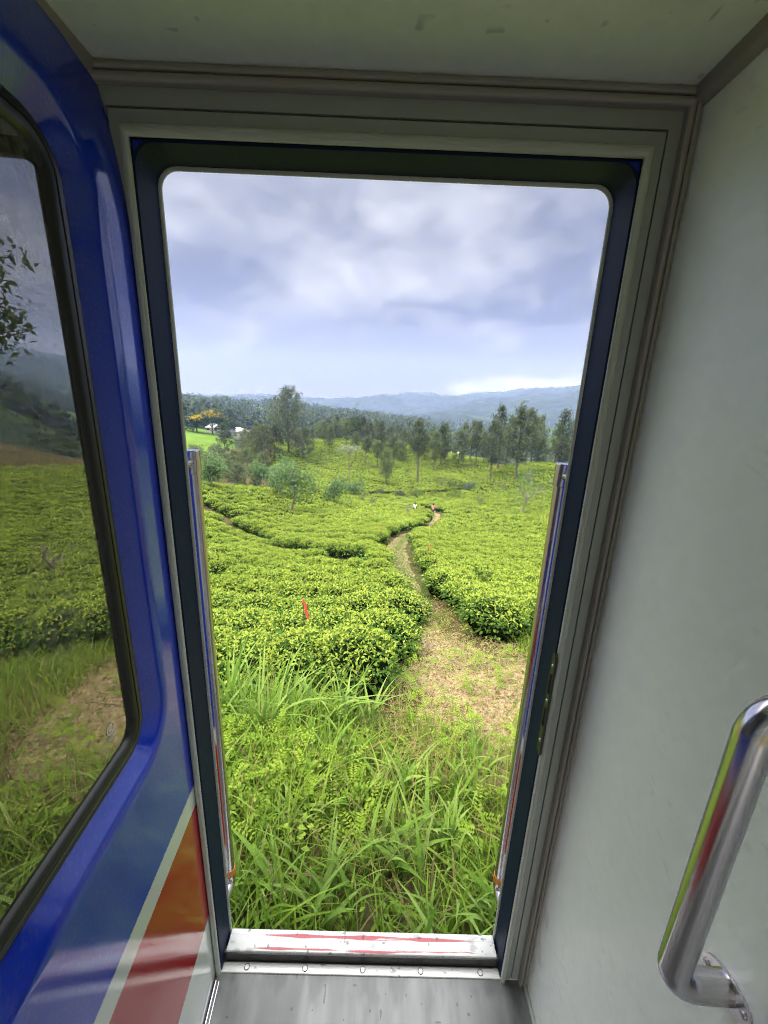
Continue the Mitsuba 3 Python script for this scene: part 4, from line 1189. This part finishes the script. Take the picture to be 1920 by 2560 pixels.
# ------------------------------------------------------------------ the wood on the hills
def blob_tree(rng, n, hz):
    """far tree: clumps of foliage round an upright axis"""
    e = rng.random(n)
    a = rng.random(n) * 6.28
    r = .30 * (.45 + .7 * rng.random(n)) * np.sin(np.clip(e * 1.05 + .12, 0, 1) * np.pi) ** .7
    P = np.stack([r * np.cos(a), r * np.sin(a), hz + (1 - hz) * e], 1)
    D = rng.normal(size=(n, 3)) + np.stack([np.cos(a), np.sin(a), a * 0 + .2], 1)
    C = lerp_col((.052, .082, .042), (.125, .165, .085), rng.random(n))
    v, f, c = leaves(P, D, .15 + .09 * rng.random(n), .055 + .03 * rng.random(n), C, rng)
    tv, tf = tube([(0, 0, -.08), (0, 0, .8)], [.018, .008], 4, caps=False)
    return cat_mesh([(v, f, c), (tv, tf, np.array((.07, .06, .05)))])


rng = np.random.default_rng(61)
n = 7600
R = np.sqrt(rng.uniform(172 ** 2, 900 ** 2, n))
A = rng.uniform(-29, 46, n)
n2 = 620
R = np.concatenate([R, rng.uniform(122, 180, n2)]); A = np.concatenate([A, rng.uniform(-20, 46, n2)])
n3 = 170
R = np.concatenate([R, rng.uniform(104, 150, n3)]); A = np.concatenate([A, rng.uniform(-27, -15, n3)])
x, y = R * np.sin(np.radians(A)), R * np.cos(np.radians(A)) - .834
dens = meshkit.fbm(np.stack([x / 70, y / 70, x * 0], 1), 4, seed=2)
patch = ((A < -20.5) & (R > 128) & (R < 160))
hs = (np.hypot(x + 66, y - 170) < 11)
ok = ((dens < .46) | (rng.random(len(x)) < .10)) & ~patch & ~hs & ~((A > -23) & (A < -18) & (R > 100) & (R < 178)) & ~((A < -15) & (R < 150) & (R > 118) & (A < -20))
x, y, R, A = x[ok], y[ok], R[ok], A[ok]
z = height(x, y)
n = len(x)
Hs = np.where(R < 180, 4 + 4 * rng.random(n), 6 + 6 * rng.random(n))
Hs[(R < 128) & (A < -15)] *= .8
big = R < 330
parts = []
for kv in range(6):
    for lo, m_ in ((True, 70), (False, 26)):
        s = np.nonzero(big == lo)[0][kv::6]
        if len(s):
            tv = blob_tree(rng, m_, .22 if kv % 3 else .1)
            tint = .75 + .55 * rng.random(len(s))
            V, F, C = scatter(tv, np.stack([x[s], y[s], z[s]], 1), rng.random(len(s)) * 6.28, Hs[s] * (.85 + .6 * rng.random(len(s))), Hs[s])
            parts.append((V, F, C * np.repeat(tint, len(tv[0]))[:, None]))
v, f, c = cat_mesh(parts)
obj('hill_wood', (v, f), 'leaf_mat', color=c)
tag('hill_wood', 'far woodland covering the hills beyond the tea', kind='stuff')
print('wood', len(f))


# ------------------------------------------------------------------ houses
def hip_roof(x0, x1, y0, y1, z, h, over=.5):
    x0, x1, y0, y1 = x0 - over, x1 + over, y0 - over, y1 + over
    d = (y1 - y0) / 2 * .9
    v = np.array([(x0, y0, z), (x1, y0, z), (x1, y1, z), (x0, y1, z), (x0 + d, (y0 + y1) / 2, z + h), (x1 - d, (y0 + y1) / 2, z + h)])
    f = np.array([(0, 1, 5), (0, 5, 4), (1, 2, 5), (2, 3, 4), (2, 4, 5), (3, 0, 4), (0, 2, 1), (0, 3, 2)])
    return v, f


mat('house_wall_mat', type='twosided', bsdf={'type': 'diffuse', 'reflectance': rgb(.62, .60, .55)})
mat('sheet_roof_mat', type='twosided', bsdf={'type': 'principled', 'base_color': rgb(.62, .63, .64), 'roughness': .4})
mat('shutter_mat', type='twosided', bsdf={'type': 'diffuse', 'reflectance': rgb(.05, .05, .055)})
for x, y, wx, wy, hz, lab, dz in ((-63.5, 171.5, 10.0, 6.0, 2.6, 'white bungalow with a pale hipped sheet roof beyond the left tea patch', .4), (-72.5, 171.5, 4.4, 4.0, 2.2, 'small low outbuilding with a pale roof left of the white bungalow', .3)):
    k = thing('house', lab, 'house')
    z0 = float(height(x, y)) + dz
    obj('wall', boxm(x - wx / 2, x + wx / 2, y - wy / 2, y + wy / 2, z0 - 1.2, z0 + hz), 'house_wall_mat', k)
    obj('roof', hip_roof(x - wx / 2, x + wx / 2, y - wy / 2, y + wy / 2, z0 + hz + .02, 1.7), 'sheet_roof_mat', k)
    for q in np.linspace(-.36, .36, 4 if wx > 6 else 2):
        w = k + '__window'
        obj('window', boxm(x + q * wx - .55, x + q * wx + .55, y - wy / 2 - .05, y - wy / 2 + .02, z0 + .9, z0 + 2.0), 'shutter_mat', k)
for i, (x, y) in enumerate(((46.0, 258.0), (51.0, 262.0), (41.5, 255.0))):
    k = thing('cottage', 'tiny white cottage among the trees between the lone dark tree and the tall dense tree', 'house', 'tiny white cottages in the valley')
    z0 = float(height(x, y)) + 2.5
    obj('wall', boxm(x - 2.4, x + 2.4, y - 2, y + 2, z0 - 4, z0 + 2.4), 'house_wall_mat', k)
    obj('roof', hip_roof(x - 2.4, x + 2.4, y - 2, y + 2, z0 + 2.42, 1.3), 'sheet_roof_mat', k)


# ------------------------------------------------------------------ people on the path
def body_mesh(joints, bones, edge=.02, rounds=6):
    M = m3.Manifold()
    for a, b in bones:
        (p, r), (q, s) = joints[a], joints[b]
        h = m3.Manifold.sphere(r, 18).translate(p) + m3.Manifold.sphere(s, 18).translate(q)
        M = M + h.hull()
    M = M.refine_to_length(edge)
    mm = M.to_mesh()
    t_ = trimesh.Trimesh(mm.vert_properties[:, :3], mm.tri_verts, process=True)
    trimesh.smoothing.filter_taubin(t_, iterations=rounds)
    return t_


mat('skin_mat', type='twosided', bsdf={'type': 'principled', 'base_color': rgb(.17, .085, .05), 'roughness': .5})
mat('hair_mat', type='twosided', bsdf={'type': 'principled', 'base_color': rgb(.012, .010, .009), 'roughness': .4})
mat('pink_mat', type='twosided', bsdf={'type': 'diffuse', 'reflectance': rgb(.66, .31, .26)})
mat('dark_cloth_mat', type='twosided', bsdf={'type': 'diffuse', 'reflectance': rgb(.025, .03, .06)})
mat('white_cloth_mat', type='twosided', bsdf={'type': 'diffuse', 'reflectance': rgb(.72, .72, .72)})


def walker(x, y, heading, label, top_mat, skirt_mat, z_off=0.0, stride=.16):
    k = thing('person', label, 'person')
    z0 = float(height(x, y)) + .045 + z_off
    place = T().translate([x, y, z0]).rotate([0, 0, 1], heading)
    J = {  # figure about 1.58 m tall, facing +y
        'head': ((0, .02, 1.475), .092), 'chin': ((0, .055, 1.40), .060), 'neck': ((0, .0, 1.35), .052), 'chest': ((0, -.01, 1.20), .125), 'waist': ((0, 0, 1.0), .108), 'hip': ((0, -.01, .86), .125),
        'shl': ((-.155, -.01, 1.285), .056), 'shr': ((.155, -.01, 1.285), .056), 'ell': ((-.215, -.05, 1.02), .040), 'elr': ((.225, -.03, 1.02), .040), 'wrl': ((-.215, .07, .815), .028), 'wrr': ((.245, .05, .80), .028),
        'pal': ((-.212, .10, .745), .030), 'par': ((.247, .075, .73), .030),
        'hil': ((-.085, 0, .82), .092), 'hir': ((.085, 0, .82), .092), 'knl': ((-.085, stride * .6, .46), .060), 'knr': ((.085, -stride * .2, .45), .060), 'anl': ((-.085, stride, .08), .040), 'anr': ((.085, -stride, .095), .040),
        'tol': ((-.09, stride + .15, .03), .030), 'tor': ((.09, -stride + .14, .03), .030)}
    bones = [('head', 'chin'), ('chin', 'neck'), ('head', 'neck'), ('neck', 'chest'), ('chest', 'waist'), ('waist', 'hip'), ('chest', 'shl'), ('chest', 'shr'), ('shl', 'ell'), ('shr', 'elr'), ('ell', 'wrl'), ('elr', 'wrr'), ('wrl', 'pal'), ('wrr', 'par'),
             ('hip', 'hil'), ('hip', 'hir'), ('hil', 'knl'), ('hir', 'knr'), ('knl', 'anl'), ('knr', 'anr'), ('anl', 'tol'), ('anr', 'tor')]
    for side, sg in (('pal', -1), ('par', 1)):
        (px_, py_, pz_), _ = J[side]
        for n_, (dx, ln) in enumerate(((-.024, .058), (-.008, .068), (.008, .064), (.022, .050))):
            J[f'{side}a{n_}'] = ((px_, py_ + dx, pz_ - .02), .0105)
            J[f'{side}b{n_}'] = ((px_ - sg * .008, py_ + dx * 1.1, pz_ - .02 - ln * .6), .0095)
            J[f'{side}c{n_}'] = ((px_ - sg * .028, py_ + dx * 1.1, pz_ - .02 - ln), .0085)
            bones += [(f'{side}a{n_}', f'{side}b{n_}'), (f'{side}b{n_}', f'{side}c{n_}')]
        J[side + 't0'] = ((px_ - sg * .01, py_ + .022, pz_ + .02), .011)
        J[side + 't1'] = ((px_ - sg * .03, py_ + .042, pz_ - .025), .009)
        bones += [(side + 't0', side + 't1')]
    J['nose'] = ((0, .118, 1.455), .013); J['brow'] = ((0, .085, 1.485), .02)
    J['earl'] = ((-.09, .015, 1.465), .018); J['earr'] = ((.09, .015, 1.465), .018)
    bones += [('nose', 'brow'), ('earl', 'head'), ('earr', 'head')]
    obj('body', body_mesh(J, bones, .012, 4), 'skin_mat', k, smooth=True, to_world=place)
    g = lambda n_, e: (J[n_][0], J[n_][1] + e)
    S = {a: g(a, .016) for a in ('chest', 'waist', 'hip', 'shl', 'shr', 'ell', 'elr')}
    S['ml'] = (tuple(np.array(J['shl'][0]) * .35 + np.array(J['ell'][0]) * .65), .058)
    S['mr'] = (tuple(np.array(J['shr'][0]) * .35 + np.array(J['elr'][0]) * .65), .058)
    obj('shirt', body_mesh(S, [('chest', 'waist'), ('waist', 'hip'), ('chest', 'shl'), ('chest', 'shr'), ('shl', 'ml'), ('shr', 'mr')], .02, 6), top_mat, k, smooth=True, to_world=place)
    S = {a: g(a, .018) for a in ('hil', 'hir', 'knl', 'knr', 'anl', 'anr')}
    S['hip'] = ((0, -.01, .85), .138)
    obj('trousers', body_mesh(S, [('hip', 'hil'), ('hip', 'hir'), ('hil', 'knl'), ('hir', 'knr'), ('knl', 'anl'), ('knr', 'anr')], .02, 6), skirt_mat, k, smooth=True, to_world=place)
    S = {'a': ((0, -.012, 1.505), .098), 'b': ((0, -.045, 1.43), .082), 'c': ((0, -.085, 1.28), .045), 'd': ((0, -.10, 1.17), .022)}
    obj('hair', body_mesh(S, [('a', 'b'), ('b', 'c'), ('c', 'd')], .015, 4), 'hair_mat', k, smooth=True, to_world=place)
    return place, J['par'][0]


pl, hand = walker(6.30, 45.0, 8.0, 'walker in a pink top and dark trousers going away down the footpath', 'pink_mat', 'dark_cloth_mat')
bag = trimesh.creation.icosphere(2, 1.0)
bv = np.array(bag.vertices)
bv = bv * [.075, .055, .13] * (1 + .12 * (meshkit.noise(bv * 2.2, 4) - .5))[:, None]
bv[:, 2] = np.where(bv[:, 2] > .06, .06 + (bv[:, 2] - .06) * 1.6, bv[:, 2])
bk = obj('carrier_bag', (bv + np.array(hand) + [0, 0, -.20], np.array(bag.faces)), 'white_cloth_mat', smooth=True, to_world=pl)
tag(bk, 'white carrier bag hanging from the walker\'s right hand', 'bag')
walker(4.25, 46.6, 20.0, 'dark-haired walker in white, mostly hidden behind the tea left of the pink walker', 'white_cloth_mat', 'dark_cloth_mat', -.08)


# ------------------------------------------------------------------ marker ribbons on sticks
def marker(x, y, top, colour, label, ln, wd, seed, drop=(.10, 0), cat='marker'):
    rng = np.random.default_rng(seed)
    k = thing('marker_ribbon', label, cat)
    z0 = float(height(x, y))
    v, f = tube([(x, y, z0 - .1), (x + .01, y, z0 + top * .5), (x - .005, y, z0 + top)], [.008, .007, .006], 6)
    obj('stick', (v, f), 'bark_mat', k, color=np.tile([.10, .07, .05], (len(v), 1)))
    t = np.linspace(0, 1, 10)
    c = np.stack([x - .006 + drop[0] * t + .012 * np.sin(t * 6), y - .012 + drop[1] * t, z0 + top - .01 - ln * t + .0 * t], 1)
    w = wd * np.minimum(1, .45 + 2.2 * t) * (1 - .35 * t ** 3)
    sd = np.stack([np.cos(.5 * t), np.sin(.9 * t) * .6, .12 + 0 * t], 1)
    v = np.stack([c - sd * w[:, None], c + sd * w[:, None]], 1).reshape(-1, 3)
    v = np.vstack([v, v + [0, .0015, 0]])
    q = np.arange(9) * 2
    f = np.vstack([np.stack([q, q + 1, q + 3], 1), np.stack([q, q + 3, q + 2], 1)])
    f = np.vstack([f, f[:, ::-1] + 20])
    obj('ribbon', (v, f), 'painted_mat', k, color=np.tile(colour, (len(v), 1)))
    kn = trimesh.creation.icosphere(1, .014); kn.apply_translation([x - .004, y, z0 + top - .008])
    obj('knot', (np.array(kn.vertices), np.array(kn.faces)), 'painted_mat', k, color=np.tile(colour, (len(kn.vertices), 1)))


marker(-1.22, 5.10, 1.12, (.75, .09, .08), 'red ribbon tied to a thin stick in the near left tea bushes', .36, .024, 1)
marker(2.20, 15.6, 1.12, (.70, .23, .10), 'orange ribbon on a stick in the tea right of the path', .36, .028, 2, (.08, 0))
marker(-.10, 21.6, 1.12, (.70, .26, .10), 'orange ribbon on a stick in the tea left of the path', .30, .028, 3, (.03, 0))
marker(-.66, 13.2, .86, (.04, .45, .16), 'nearest green ribbon, low on a stick in the tea left of the path', .24, .02, 4, (.10, 0))
marker(1.45, 29.5, .90, (.04, .42, .16), 'small green ribbon far down beside the footpath bend', .24, .025, 5, (.08, 0))

# ------------------------------------------------------------------ the air
scene['air'] = {'type': 'homogeneous', 'albedo': rgb(.95, .95, .95), 'sigma_t': {'type': 'rgb', 'value': [.000110, .000145, .000340]}, 'scale': 1.0}
scene['haze'] = {'type': 'cube', 'to_world': T().translate([0, 0, 95]).scale([2900, 2900, 200]), 'bsdf': {'type': 'null'}, 'interior': {'type': 'ref', 'id': 'air'}}
tag('haze', 'thin blue haze over the far hills', kind='stuff')
